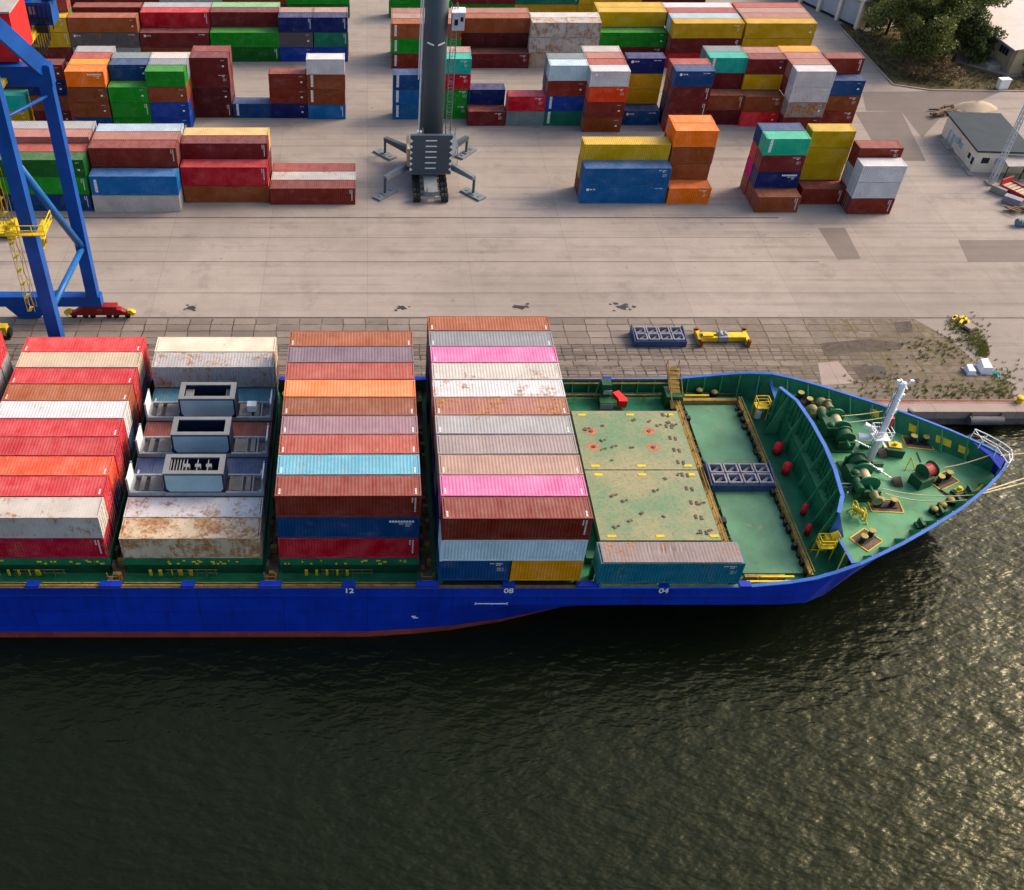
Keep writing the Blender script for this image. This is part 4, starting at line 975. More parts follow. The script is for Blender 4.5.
def stack(code, where, x, y, L, rows, group='containers stacked in the yard', **kw):
    """rows from the seaward one inland; each is (colours from the ground up, options)"""
    DEF = ['rbrown', 'maroon', 'brown', 'dblue', 'green', 'obrown']
    for ri, row in enumerate(rows):
        cols, opt = row if isinstance(row, tuple) else (row, {})
        if not cols: continue
        cols = cols.split(); z = 0.0; n = len(cols)
        for t, cname in enumerate(cols):
            key = '%s.%d.%d' % (code, ri, t); rng = random.Random(key)
            if cname == '?': cname = rng.choice(DEF)
            H0 = 2.591 if L > 7 or code[0] == 'B' else 2.445
            H = opt.get('H', {}).get(t, H0) if isinstance(opt.get('H', {}), dict) else opt['H']
            wear = opt.get('wear', {}).get(t, rng.uniform(.08, .3)) if isinstance(opt.get('wear', {}), dict) else opt['wear']
            mark = opt.get('mark', {}).get(t)
            if mark is None and ri == 0: mark = rng.choice(['code', 'vert', None, None, 'code', 'patch'])
            tier = TN[t] if n > 1 or t else 'alone on the ground'
            if t == n-1 and n > 1: tier = 'on top'
            rowp = ['seaward row', 'second row', 'third row', 'landward row'][ri] if len(rows) > 1 else ''
            lab = '%s %s container %s%s, %s' % (C[cname][0], SZ[L], tier, ', '+rowp if rowp else '', where)
            SEEN.setdefault(lab, []).append(key)
            two = opt.get('split', {}).get(t)
            if two:
                for i, c2 in enumerate(two.split()):
                    lab2 = '%s twenty-foot box %s of the rust-stained rear stack, %s' % (C[c2][0], tier, ('end beside maroon', 'end beside green')[i])
                    container(key+'ab'[i], c2, x+i*6.13, y+ri*2.56, z, 6.058, lab2, group, H, wear, None)
            else:
                container(key, cname, x, y+ri*2.56, z, L, lab, group, H, wear, mark, False, rng.choice((1, -1)))
            z += H+.045
F40, F20 = 12.192, 6.058
HC = 2.896
# front block of the yard
stack('F0', 'beside the gantry stairs', -64.3, 129.3, F40, ['red', 'rbrown dmaroon'])
stack('F1', 'green-faced block behind the gantry leg', -51.3, 129.2, F40, [('dblue green dgreen', {'mark': {2: 'patch'}}), '? brown salmon', ('? ? rosy', {'H': HC}), ('? ? lgrey', {'H': HC})])
stack('F2', 'block faced bright blue over grey-white', -38.7, 128.95, F40, [('dwhite bblue', {'H': {1: HC}, 'wear': {0: .45}, 'mark': {1: 'bar'}}), ('grey maroon rbrown', {'H': 2.80, 'mark': {2: 'vert'}}), ('? ? rosy', {'H': 2.80}), ('? ? lblue', {'H': 2.80})])
stack('F3', 'block faced red over brown', -26.3, 131.6, F40, [('obrown red', {'H': {1: HC}, 'mark': {1: 'vert'}}), ('? rbrown maroon', {'mark': {2: 'vert'}}), '? ? lyellow'])
stack('F4', 'low block beside the tower crane', -13.9, 131.0, F40, [('rbrown', {'mark': {0: 'vert'}}), ('dwhite', {'wear': .5}), 'salmon'])
stack('F5', 'block faced by two tall blue boxes', 30.5, 131.3, F40, [('blue blue', {'H': 2.74, 'mark': {0: 'logo'}}), 'brown yellow yellow'])
stack('F6', 'orange stack beside the tall blue boxes', 42.95, 131.25, F20, ['orange', ('orange obrown obrown orange', {'wear': {1: .4, 2: .4}}), '? ? ? orange'])
stack('F7', 'sea-green-topped stack by the yellow stack', 54.95, 128.76, F20, [('brown', {'mark': {0: 'vert'}}), ('brown navy maroon steal', {'mark': {1: 'name', 2: 'code', 3: 'bar'}}), 'brown mag red dblue'])
stack('F8', 'yellow stack facing the quay', 61.95, 131.1, F20, ['rbrown', 'brown yellow yellow yellow'])
stack('F9', 'white stack at the corner near the office', 67.9, 128.3, F20, [('rbrown white white', {'mark': {0: 'vert'}, 'wear': {1: .25, 2: .3}}), ('rbrown lgrey rbrown', {'H': HC, 'wear': {1: .4}, 'mark': {2: 'code'}})])
# middle block
stack('Mx', 'turquoise stack behind the gantry stairs', -60.6, 156.5, F20, ['yellow teal', '? ? maroon'])
stack('M0', 'maroon-topped stack behind the gantry leg', -53.7, 156.5, F20, [('maroon brown navy maroon', {'mark': {0: 'patch', 2: 'patch', 3: 'patch'}})])
stack('M1', 'orange-fronted middle stack', -46.7, 154.05, F20, [('dblue brown brown orange', {'mark': {1: 'patch', 2: 'patch', 3: 'name'}}), '? ? ? amber', '? ? ? salmon', '? ? ? lgrey'])
stack('M2', 'middle stack with a green step', -40.35, 154.05, F20, [('green green green', {'mark': {2: 'patch'}}), ('? ? ? dblue', {'mark': {3: 'patch'}}), '? ? ? gteal'])
stack('M3', 'green-topped middle stack', -34.25, 154.05, F20, [('rblue rblue brown green', {'mark': {0: 'patch', 2: 'patch'}}), '? ? ? sgrey', '? ? ? dwhite'])
stack('M4', 'all-maroon tower', -28.1, 159.3, F20, [('dmaroon dmaroon maroon maroon', {'mark': {0: 'vert', 3: 'patch'}}), 'dmaroon maroon maroon rbrown'])
stack('M5', 'beside the all-maroon tower', -21.9, 159.2, F20, [('dblue', {'mark': {0: 'bar'}})])
stack('M6', 'brown-over-navy stack in the middle block', -15.8, 159.1, F20, [('navy rbrown rbrown', {'mark': {0: 'patch', 1: 'patch', 2: 'patch'}})])
stack('M7', 'white-topped stack at the lane beside the tower crane', -9.65, 158.7, F20, [('bblue brown brown white', {'mark': {1: 'bar', 2: 'bar'}})])
stack('M8', 'blue stack beside the crane mast', 4.1, 158.65, F20, [('blue blue dblue', {'mark': {0: 'bar', 1: 'bar', 2: 'bar'}})])
stack('M9', 'stack behind the crane ladder', 10.4, 158.9, F20, ['green green red teal', '? ? ? tan'])
stack('Ma', 'low stack behind the crane ladder', 16.1, 156.3, F20, [('maroon', {'mark': {0: 'code'}}), 'maroon navy'])
stack('Mb', 'red-over-grey pair', 22.35, 156.3, F20, [('gteal red', {'wear': {0: .5}})])
stack('Mc', 'pale-blue-topped middle stack', 28.4, 156.3, F20, [('tgreen rblue rbrown pblue', {'mark': {0: 'bar', 1: 'bar', 2: 'patch'}}), '? ? ? gteal'])
stack('Md', 'projecting stack with white front top', 34.45, 154.05, F20, [('brown rbrown ored white', {'wear': {3: .45}, 'mark': {0: 'patch', 1: 'patch', 2: 'code', 3: 'logo'}}), '? ? ? salmon', '? ? ? rosy', '? ? ? dwhite'])
stack('Me', 'navy-and-yellow stack', 40.95, 156.5, F20, [('dblue', {'mark': {0: 'logo'}}), ('dblue yellow yellow navy', {'mark': {3: 'logo'}})])
stack('Mf', 'navy-topped maroon tower', 47.5, 154.1, F20, [('rbrown maroon maroon dblue', {'mark': {1: 'vert', 2: 'vert', 3: 'logo'}}), 'navy navy rbrown salmon'])
stack('Mg', 'turquoise-topped tower with a brown step', 54.0, 156.7, F20, [('dmaroon brown', {'mark': {1: 'vert'}}), ('maroon maroon maroon teal', {'wear': {3: .4}, 'mark': {3: 'bar'}}), '? ? ? gteal'])
stack('Mh', 'maroon-over-yellow tower with a brown step', 60.05, 156.2, F20, ['bred brown', ('? maroon yellow maroon', {'mark': {3: 'patch'}}), '? ? ? rosy'])
stack('Mi', 'dirty white tower', 66.1, 154.05, F20, [('maroon grey white white', {'wear': {1: .75, 2: .45, 3: .3}}), 'maroon rbrown rbrown rosy', '? ? ? rosy', '? ? ? amber'])
stack('Mj', 'brown stack ending the middle block', 72.35, 156.5, F20, [('rbrown brown dblue', {'mark': {2: 'patch'}}), ('? ? ? rbrown', {'mark': {3: 'vert'}})])
# rear block
stack('B0', 'yellow stack behind the machinery house', -65.2, 182.1, F40, ['maroon yellow yellow', '? ? ? salmon'])
stack('B1', 'orange-brown-over-grey rear stack', -52.8, 182.1, F40, [('grey dgrey obrown', {'wear': {0: .5, 1: .5}, 'mark': {1: 'logo', 2: 'patch'}}), '', '? ? rbrown'])
stack('B2', 'red-topped rear stack with a maroon step', -40.4, 182.1, F40, [('brown maroon', {'mark': {1: 'logo'}}), ('? ? red', {'mark': {2: 'vert'}}), '? ? lgrey'])
stack('B3', 'rear stack with a green step', -28.0, 182.2, F40, ['dgreen green', '? ? maroon', '? ? lgreen'])
stack('B4', 'navy-topped rear stack beside the green step', -15.75, 182.2, F20, [('rblue dgrey navy', {'mark': {2: 'vert'}}), '? ? tan'])
stack('B5', 'navy-topped rear stack at the lane', -9.55, 182.2, F20, [('rblue tgreen navy', {'mark': {1: 'vert', 2: 'vert'}}), '? ? tan'])
stack('B6', 'brown-green-brown stack behind the crane mast', 4.2, 179.25, F40, [('rbrown green obrown', {'mark': {0: 'bar', 1: 'bar', 2: 'bar'}}), '? ? tan', '? ? rosy'])
stack('B7', 'maroon rear stack with a low step', 16.5, 179.3, F40, ['maroon', ('? dmaroon obrown', {}), '? ? rosy'])
stack('B8', 'rust-stained white rear stack', 28.6, 179.75, F40, [('cream dwhite dwhite', {'wear': .68, 'split': {2: 'dwhite dwhite'}}), ('? ? dwhite', {'wear': .5})])
stack('B9', 'yellow-over-green rear stack', 40.95, 182.2, F40, ['maroon green', '? ? yellow', '? ? yellow'])
stack('Ba', 'yellow-fronted rear stack with mixed roofs', 53.3, 179.4, F40, [('red maroon yellow', {'mark': {1: 'vert'}}), '? ? lblue', '? ? salmon', '? ? white'])
stack('Bb', 'all-yellow-fronted rear stack', 65.9, 179.4, F40, ['yellow yellow yellow', '? ? rosy', '? ? tan', '? ? salmon'])
# the last rows, cut by the top of the picture
stack('C0', 'last row behind the lane', 4.2, 203.5, F40, ['green green'])
stack('C1', 'last row behind the maroon stack', 16.5, 203.5, F40, ['green maroon'])
stack('C2', 'last row behind the white stack', 28.7, 203.5, F40, ['yellow tgreen'])
stack('C3', 'last row behind the yellow-over-green stack', 41.0, 203.5, F40, ['yellow yellow'])
stack('C4', 'last row behind the navy-topped pair', -15.7, 203.5, F40, ['dgreen green'])
stack('C5', 'last row behind the green step', -28.0, 203.5, F40, ['maroon brown'])
stack('C6', 'last row behind the red-topped stack', -40.4, 203.5, F40, ['brown lgrey'])
stack('C7', 'last row behind the orange-brown stack', -52.9, 203.5, F40, ['maroon rbrown'])
stack('C8', 'last row behind the yellow stack', -65.3, 203.5, F40, ['maroon dmaroon'])
stack('C9', 'last row behind the mixed-roof stack', 53.4, 203.5, F40, ['maroon dmaroon'])

# ---- containers aboard
ORD = ['', 'first', 'second', 'third', 'fourth', 'fifth', 'sixth', 'seventh', 'eighth', 'ninth', 'tenth', 'eleventh']
GS = 'containers stacked aboard the ship'
def bay(code, where, x, data):
    for r, cols, opt in data:
        z = opt.get('z', CZ); n = len(cols.split())
        for t, cname in enumerate(cols.split()):
            if cname == '-': z += 2.632; continue
            key = '%s.%d.%d' % (code, r, t); rng = random.Random(key)
            if cname == '?': cname = rng.choice(['rbrown', 'maroon', 'dblue', 'brown', 'navy', 'grey', 'red', 'dgreen'])
            wear = opt.get('wear', rng.uniform(.1, .3))+.07; tier = ['bottom tier', 'middle tier', 'top tier'][t] if n == 3 else (['bottom tier', 'top tier'][t] if n == 2 else 'single tier')
            lab = '%s forty-foot container, %s, %s row from quay, %s' % (C[cname][0], tier, ORD[r], where)
            two = opt.get('split', {}).get(t)
            if two:
                for i, c2 in enumerate(two.split()):
                    lab2 = '%s twenty-foot container, outermost row just above the blue hull' % C[c2][0]
                    container(key+'ab'[i], c2, x+i*6.13, ROWY(r)+.06, z, F20, lab2, GS, 2.591, wear, 'code' if i == 0 else None)
            else:
                container(key, cname, x, ROWY(r)+.06, z, F40, lab, GS, 2.591, wear, opt.get('mark', {}).get(t), opt.get('smooth', False) and t == n-1)
            z += 2.632
bay('S0', 'bay cut by the picture edge', -48.6, [(2, '? grey red', {}), (3, '? grey red', {}), (4, '? ?', {})])
bay('S1', 'red bay beside gantry', -35.05, [
 (1, 'maroon bred', {'wear': .05}), (2, 'dblue cream', {'wear': .42}), (3, 'rbrown red', {}), (4, 'maroon obrown', {'wear': .35}), (5, 'dblue white', {'wear': .34}),
 (6, 'maroon red', {'wear': .1}), (7, 'rbrown red', {'wear': .25}), (8, 'navy ored', {'wear': .36}), (9, 'maroon red', {'wear': .12}), (10, 'crimson dwhite', {'wear': .52, 'smooth': True, 'mark': {0: 'vert'}})])
bay('S2', 'flat-rack bay', -21.55, [
 (1, '? ivory', {'wear': .3, 'smooth': True}), (2, 'petrol lgrey', {'wear': .62}), (3, 'petrol', {'wear': .02}), (4, 'dgrey', {}), (5, 'rbrown', {}), (6, 'dgrey', {}), (7, 'dblue', {'wear': .02}), (8, 'dgrey', {}),
 (9, 'white', {'wear': .62, 'smooth': True}), (10, 'cream', {'wear': .7, 'smooth': True})])
bay('S3', 'bay with one sky-blue roof', -7.75, [
 (2, '? ? obrown', {'wear': .2}), (3, '? ? purple', {}), (4, '? ? salmon', {'wear': .3}), (5, '? ? lorange', {'wear': .15}), (6, '? ? brown', {'wear': .2}), (7, '? ? mauve', {'wear': .3}), (8, '? ? salmon', {'wear': .35}), (9, '? ? sky', {'wear': .36}),
 (10, 'red dblue rbrown', {'wear': .12, 'mark': {0: 'vert', 1: 'name', 2: 'vert'}})])
bay('S4', 'eleven-row bay beside hatches', 6.12, [
 (1, '? ? obrown', {'wear': .3}), (2, '? ? sgrey', {}), (3, 'navy dblue pink', {'wear': .15}), (4, '? ? dwhite', {'wear': .5}), (5, 'navy ? white', {'wear': .45}), (6, '? dblue rosy', {'wear': .6}), (7, '? navy lgrey', {'wear': .2}), (8, 'dblue ? taupe', {'wear': .3}), (9, '? navy tan', {'wear': .4}),
 (10, 'navy dblue pink', {'wear': .15}), (11, 'navy pblue rbrown', {'wear': .12, 'split': {0: 'dblue amber'}, 'mark': {1: 'patch', 2: 'vert'}})])
bc = container('S5', 'petrol', 19.75, 56.35, CZ, F40, 'petrol-blue forty-foot container with dented brown-grey roof beside the green hatch covers', GS, 2.591, .35, 'code')
def roof_sheet(o, L, H, rgb, wear):
    m = MB(); hl = L/2-.18; n = 78; P = []; rng = random.Random(3)
    for i in range(n+1):
        x = -hl+2*hl*i/n; z = H-.004+(.012 if i % 2 else 0); dent = -.10*math.exp(-((x+.3)/2.2)**2)
        P += [(x, -1.15, z), (x, -.2, z+dent*rng.uniform(.4, .7)), (x, .25, z+dent*rng.uniform(.5, 1)), (x, 1.15, z)]
    m.add(P, [(4*i+j, 4*i+4+j, 4*i+5+j, 4*i+1+j) for i in range(n) for j in range(3)])
    r_ = bpy.data.objects.new('roof', m.mesh('roof', [M['container']])); COL.objects.link(r_); r_.parent = o; r_.color = (*rgb, wear); r_['label'] = 'dented brown-grey roof'
roof_sheet(bc, F40, 2.591+.10, (.175, .145, .150), .55)

def mass():
    V = []; F = []; A = []
    for mx, meshes, rgba in MASSED:
        for me in meshes:
            o = len(V); V += [tuple(mx @ v.co) for v in me.vertices]; A += [rgba]*len(me.vertices); F += [tuple(i+o for i in p.vertices) for p in me.polygons]
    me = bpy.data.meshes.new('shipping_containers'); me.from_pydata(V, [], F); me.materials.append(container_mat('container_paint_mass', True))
    at_ = me.attributes.new('paint', 'FLOAT_COLOR', 'POINT'); at_.data.foreach_set('color', [c for a in A for c in a])
    o = bpy.data.objects.new('shipping_containers', me); COL.objects.link(o); tag(o, kind='stuff')
mass()
# ---- flat racks carrying open-topped steel casings
def flat_rack(r, kind, words):
    x0, y0, z0 = -21.5, ROWY(r)+.08, CZ+2.60
    t = thing('flat_rack', (x0+6.1, y0+1.22, z0), 'flat rack under the %s' % words.split(',')[0], 'flat rack', 'flat racks in the bay behind the cream container')
    m = MB(); L = F40
    for y in (0, CW-.2): m.box(x0+.12, x0+L-.12, y0+y, y0+y+.2, z0, z0+.42)
    for x in (.12, L-.32): m.box(x0+x, x0+x+.2, y0+.2, y0+CW-.2, z0, z0+.42)
    for i in range(1, 12): m.box(x0+i*1.01-.06, x0+i*1.01+.06, y0+.2, y0+CW-.2, z0+.1, z0+.36)
    part('rack_frame', m, 'rack_grey', t)
    m = MB()
    for xa, xb in ((.9, 1.35), (1.75, 2.95), (8.95, 10.1), (10.45, 10.9)): m.box(x0+xa, x0+xb, y0+.32, y0+CW-.32, z0+.33, z0+.385)
    part('rack_planks', m, 'rack_slat', t)
    for sx in (0, 1):
        m = MB(); xa = x0 if sx == 0 else x0+L-.12
        m.box(xa, xa+.12, y0+.1, y0+CW-.1, z0+.1, z0+1.95); w_ = part('end_wall', m, 'white', t)
        m = MB()
        for y in (0, CW-.16): m.box(xa-.02, xa+.14, y0+y, y0+y+.16, z0+.05, z0+2.05)
        part('end_post', m, 'rack_grey', w_, each=True)
    # casing
    cx0, cx1 = x0+3.35, x0+8.75; cy0, cy1 = y0+.02, y0+2.55; h = 2.35; zz = z0+.425
    k = thing('steel_casing', ((cx0+cx1)/2, (cy0+cy1)/2, zz), words, 'steel casing', 'open steel casings on the flat racks')
    m = MB(); th = .32
    m.box(cx0, cx1, cy0, cy0+th, zz, zz+h-.12); m.box(cx0, cx1, cy1-th, cy1, zz, zz+h-.12); m.box(cx0, cx0+th, cy0+th, cy1-th, zz, zz+h-.12); m.box(cx1-th, cx1, cy0+th, cy1-th, zz, zz+h-.12)
    m.box(cx0+th, cx1-th, cy0+th, cy1-th, zz, zz+.3)
    part('casing_wall', m, 'cargo_navy', k)
    m = MB(); r0 = .42
    zt = zz+h-.119
    for a, b, c_, d in ((cx0, cx1, cy0, cy0+r0), (cx0, cx1, cy1-r0, cy1), (cx0, cx0+r0*1.2, cy0+r0, cy1-r0), (cx1-r0*1.2, cx1, cy0+r0, cy1-r0)): m.box(a, b, c_, d, zt, zt+.12)
    if kind == 0: m.box(cx0+r0*1.2, cx0+1.3, cy0+r0, cy1-r0, zt-.5, zt-.42); m.box(cx1-1.0, cx1-r0*1.2, cy0+r0, cy1-r0, zt-.5, zt-.42)
    part('casing_rim', m, 'cargo_steel', k)
    m = MB(); m.add([(cx0+.42, cy0-.03, zz+.14), (cx1-.42, cy0-.03, zz+.14), (cx1-.16, cy0-.03, zz+.5), (cx1-.16, cy0-.03, zz+h-.2), (cx0+.16, cy0-.03, zz+h-.2), (cx0+.16, cy0-.03, zz+.5)] , [(0, 1, 2, 3, 4, 5)])
    part('side_panel', m, 'cargo_panel', k)
    if kind == 2:
        m = MB()
        for i in range(5): m.box(cx0+.55+i*.27, cx0+.63+i*.27, cy0+r0, cy1-r0, zt-.2, zt-.08)
        for i in range(3): m.box(cx0+1.95+i*.95, cx0+2.03+i*.95, cy0+r0, cy1-r0, zt-.2, zt-.08); m.box(cx0+1.75+i*.98, cx0+2.25+i*.98, cy0+1.1, cy0+1.5, zt-.5, zt-.1)
        part('inner_bars', m, 'cargo_steel', k)
    if kind == 0:
        m = MB().cbox((x0+10.2, y0+1.2, z0+.8), (.9, .8, .75)); part('loose_crate', m, 'white', t)
    return t
flat_rack(4, 0, 'grey open casing with deep rim facing the ivory container'); flat_rack(6, 1, 'grey open casing with bare dark inside, between the other two casings'); flat_rack(8, 2, 'grey open casing with bars inside, beside the white-roofed container')
# ------------------------------------------------------------------ blue quay gantry crane
def gantry():
    t = thing('gantry_crane', (-41, 96, 0), 'tall blue ship-to-shore gantry crane with red bogies and red machinery house', 'crane')
    XR, XL, YL, YW = -33.35, -52.0, 103.35, 88.2
    for x in (XR, XL):
        for y, ztop in ((YL, 31.8), (YW, 44.0)):
            m = MB().beam((x, y, 3.2), (x, y, ztop), 1.35, 1.25, (0, 1, 0)); part('leg', m, 'crane_blue', t)
    for y in (YL, YW):
        m = MB().box(XL-1.0, XR+.95, y-.62, y+.62, 2.0, 3.4); part('sill_beam', m, 'crane_blue', t)
        for x in (XL+3.5, -41.6):
            m = MB(); m.add([(x-2.6, y-.5, 1.9), (x+2.6, y-.5, 1.9), (x+1.3, y-.5, .25), (x-1.3, y-.5, .25), (x-2.6, y+.5, 1.9), (x+2.6, y+.5, 1.9), (x+1.3, y+.5, .25), (x-1.3, y+.5, .25)], [(0, 3, 2, 1), (4, 5, 6, 7), (0, 1, 5, 4), (1, 2, 6, 5), (2, 3, 7, 6), (3, 0, 4, 7)])
            part('equaliser_bracket', m, 'crane_blue', t)
        for xb in ((-32.9, XL+.4) if y == YL else (-35.5, XL)):
            m = MB()
            m.prism([(xb-3.8, y-.35), (xb+3.8, y-.35), (xb+3.8, y+.35), (xb-3.8, y+.35)], .55, .95)
            for sx in (-1, 1): m.add([(xb+sx*.4, y-.4, .9), (xb+sx*3.2, y-.4, .9), (xb+sx*2.6, y-.4, 1.35), (xb+sx*.4, y-.4, 1.6), (xb+sx*.4, y+.4, .9), (xb+sx*3.2, y+.4, .9), (xb+sx*2.6, y+.4, 1.35), (xb+sx*.4, y+.4, 1.6)], [(0, 1, 2, 3), (7, 6, 5, 4), (3, 2, 6, 7), (1, 5, 6, 2), (0, 3, 7, 4)])
            m.box(xb-2.0, xb+2.2, y-.5, y+.5, 1.5, 1.88)
            bg = part('bogie', m, paint('bogie_red', (.24, .010, .010), .5, .25, .15), t)
            for dx in (-3.3, -1.9, -1.0, 1.0, 1.9, 3.3):
                m = MB().tube((xb+dx, y-.2, .36), (xb+dx, y+.2, .36), .35, n=16); part('wheel', m, 'black', bg)
            for sx in (-1, 1):
                m = MB(); m.tube((xb+sx*3.9, y-.3, .7), (xb+sx*4.2, y-.3, 1.15), .32, n=10); m.box(xb+sx*3.7-.25, xb+sx*3.7+.25, y-.55, y-.1, .96, 1.4); part('drive_motor', m, 'yellow', bg)
    m = MB().box(XL, XR+.8, YL-.7, YL+.7, 29.6, 31.7); part('portal_beam', m, 'crane_blue', t)
    m = MB().box(XL, XR, YW-.7, YW+.7, 33.0, 35.0); part('portal_beam', m, 'crane_blue', t)
    # bracing between waterside and landside legs
    zA = aty(82, 245, YL).z
    zB = aty(20, 165, YW).z; zC = aty(57, 312, YW).z
    m = MB().tube((XR, YW+.7, zB), (XR, YL-.7, zA+.4), .42, n=14); part('brace', m, 'crane_blue_lt', t, True)
    m = MB().tube((XR, YL-.7, zA-.2), (XR, YW+.7, zC), .36, n=14); part('brace', m, 'crane_blue_lt', t, True)
    m = MB().tube((XR, YL-.5, 28.6), (XR-5.4, YW+6, 28.4), .17, n=10); part('brace', m, 'crane_blue', t, True)
    # raking top member from the landside leg up to the machinery deck
    a = Vector((XR, YL-.2, 31.4)); b = aty(-24, 8, 96.5)
    m = MB().beam(a, b, .5, 1.7); part('raking_strut', m, 'crane_blue', t)
    # machinery house: corners surveyed at its floor and roof
    z0 = 31.9
    p = at(20, 62, z0); q = at(33, 41, z0); z1 = aty(8, 13, p.y).z
    m = MB(); x0, x1, y0, y1 = p.x-11, p.x, p.y, q.y
    m.box(x0, x1, y0, y1, z0, z1); h = part('machinery_house', m, 'red', t)
    m = MB().box(x0-.2, x1+.15, y0-.2, y1+.2, z1+.005, z1+.18); part('roof', m, 'lgrey_roof', h)
    m = MB().box(x0, x1-.3, y0+.9, y1+.4, z0-.5, z0-.01); part('machinery_deck', m, 'crane_blue', t)
    # trolley and yellow service boom beyond the house, with hanging cables
    c = at(41, 12, 33.0)
    m = MB(); m.box(c.x-1.7, c.x+1.5, c.y-1.2, c.y+1.4, 32, 34.4); m.box(c.x-2.4, c.x-1.6, c.y-.8, c.y+.8, 30.6, 33.6); m.box(c.x+.4, c.x+2.2, c.y-.4, c.y+.6, 34.4, 35.0); m.tube((c.x-1.2, c.y, 34.4), (c.x-1.2, c.y, 35.6), .5, n=12); tr = part('trolley', m, 'crane_blue', t)
    m = MB()
    for i in range(7): m.tube((c.x-1.6+i*.5, c.y-1.25, 31.6+(i % 3)*.4), (c.x-1.5+i*.5, c.y-1.3, 34.2), .07, n=6)
    m.box(c.x-1.5, c.x+1.3, c.y-1.5, c.y-1.25, 32.6, 32.8); m.box(c.x-.5, c.x+.9, c.y-1.6, c.y-1.22, 31.3, 32.1); m.tube((c.x+1.3, c.y-1.0, 35.0), (c.x+1.3, c.y+.8, 35.0), .45, n=14)
    part('hoist_gear', m, 'black', tr)
    m = MB(); m.box(c.x-.9, c.x-.3, c.y-1.26, c.y-1.2, 33.2, 34.0); m.box(c.x-2.2, c.x-1.8, c.y-.86, c.y-.8, 32.2, 33.2); part('trolley_window', m, 'grey', tr)
    a = at(48, 14, 32.0); b = at(28, 42, 31.0)
    m = MB().beam(a, b, .55, .6); bm = part('service_boom', m, 'yellow', t)
    m = MB()
    rng = random.Random(5)
    for i in range(9):
        p0 = a.lerp(b, .05+i*.1); p1 = a.lerp(b, .05+i*.1+.13); sag = rng.uniform(1.0, 3.6)
        pts = [p0.lerp(p1, k/8)-Vector((0, 0, sag*4*(k/8)*(1-k/8))) for k in range(9)]
        m.path(pts, .06, 5)
    part('hanging_cable', m, 'black', bm)
    m = MB().beam((b.x, b.y, 30.7), (XR-4.2, YL-3, 30.2), .5, .5); part('service_boom', m, 'yellow', t)
    # yellow stairway up the waterside leg
    m = MB(); x = XR-1.35; zt = 31.0; n = 0
    y = YW-.2
    for i in range(14):
        za = 12.0+i*1.6
        for dy in (-.45, .45): m.tube((x, y+dy, za), (x, y+dy, za+1.6), .035, n=5)
        m.tube((x-.75, y-.45, za), (x-.75, y-.45, za+1.6), .035, n=5); m.tube((x-.75, y+.45, za), (x-.75, y+.45, za+1.6), .035, n=5)
        s = 1 if i % 2 else -1
        m.beam((x-.1, y-.45*s, za), (x-.1, y+.45*s, za+1.6), .045, .045); m.beam((x-.7, y-.45*s, za), (x-.7, y+.45*s, za+1.6), .045, .045)
        m.box(x-.75, x-.4, y-.45, y+.45, za+.02, za+.05)
    part('stairway', m, 'yellow', t)
    zp = aty(27, 228, YW).z; m = MB(); m.box(XR-1.9, XR+1.9, YW-1.4, YW-.86, zp-.08, zp); m.box(XR+.9, XR+1.9, YW-.9, YW+1.6, zp-.08, zp)
    for h in (.5, 1.05):
        m.path([(XR-1.9, YW-1.4, zp+h), (XR+1.9, YW-1.4, zp+h), (XR+1.9, YW+1.6, zp+h)], .05)
    for px_, py_ in ((-1.9, -1.4), (-.6, -1.4), (.7, -1.4), (1.9, -1.4), (1.9, .1), (1.9, 1.6)): m.tube((XR+px_, YW+py_, zp), (XR+px_, YW+py_, zp+1.05), .05, n=6)
    part('leg_platform', m, 'yellow', t)
    return t
M['lgrey_roof'] = paint('machinery_roof_grey', (.33, .31, .30), .7, .15)
gantry()
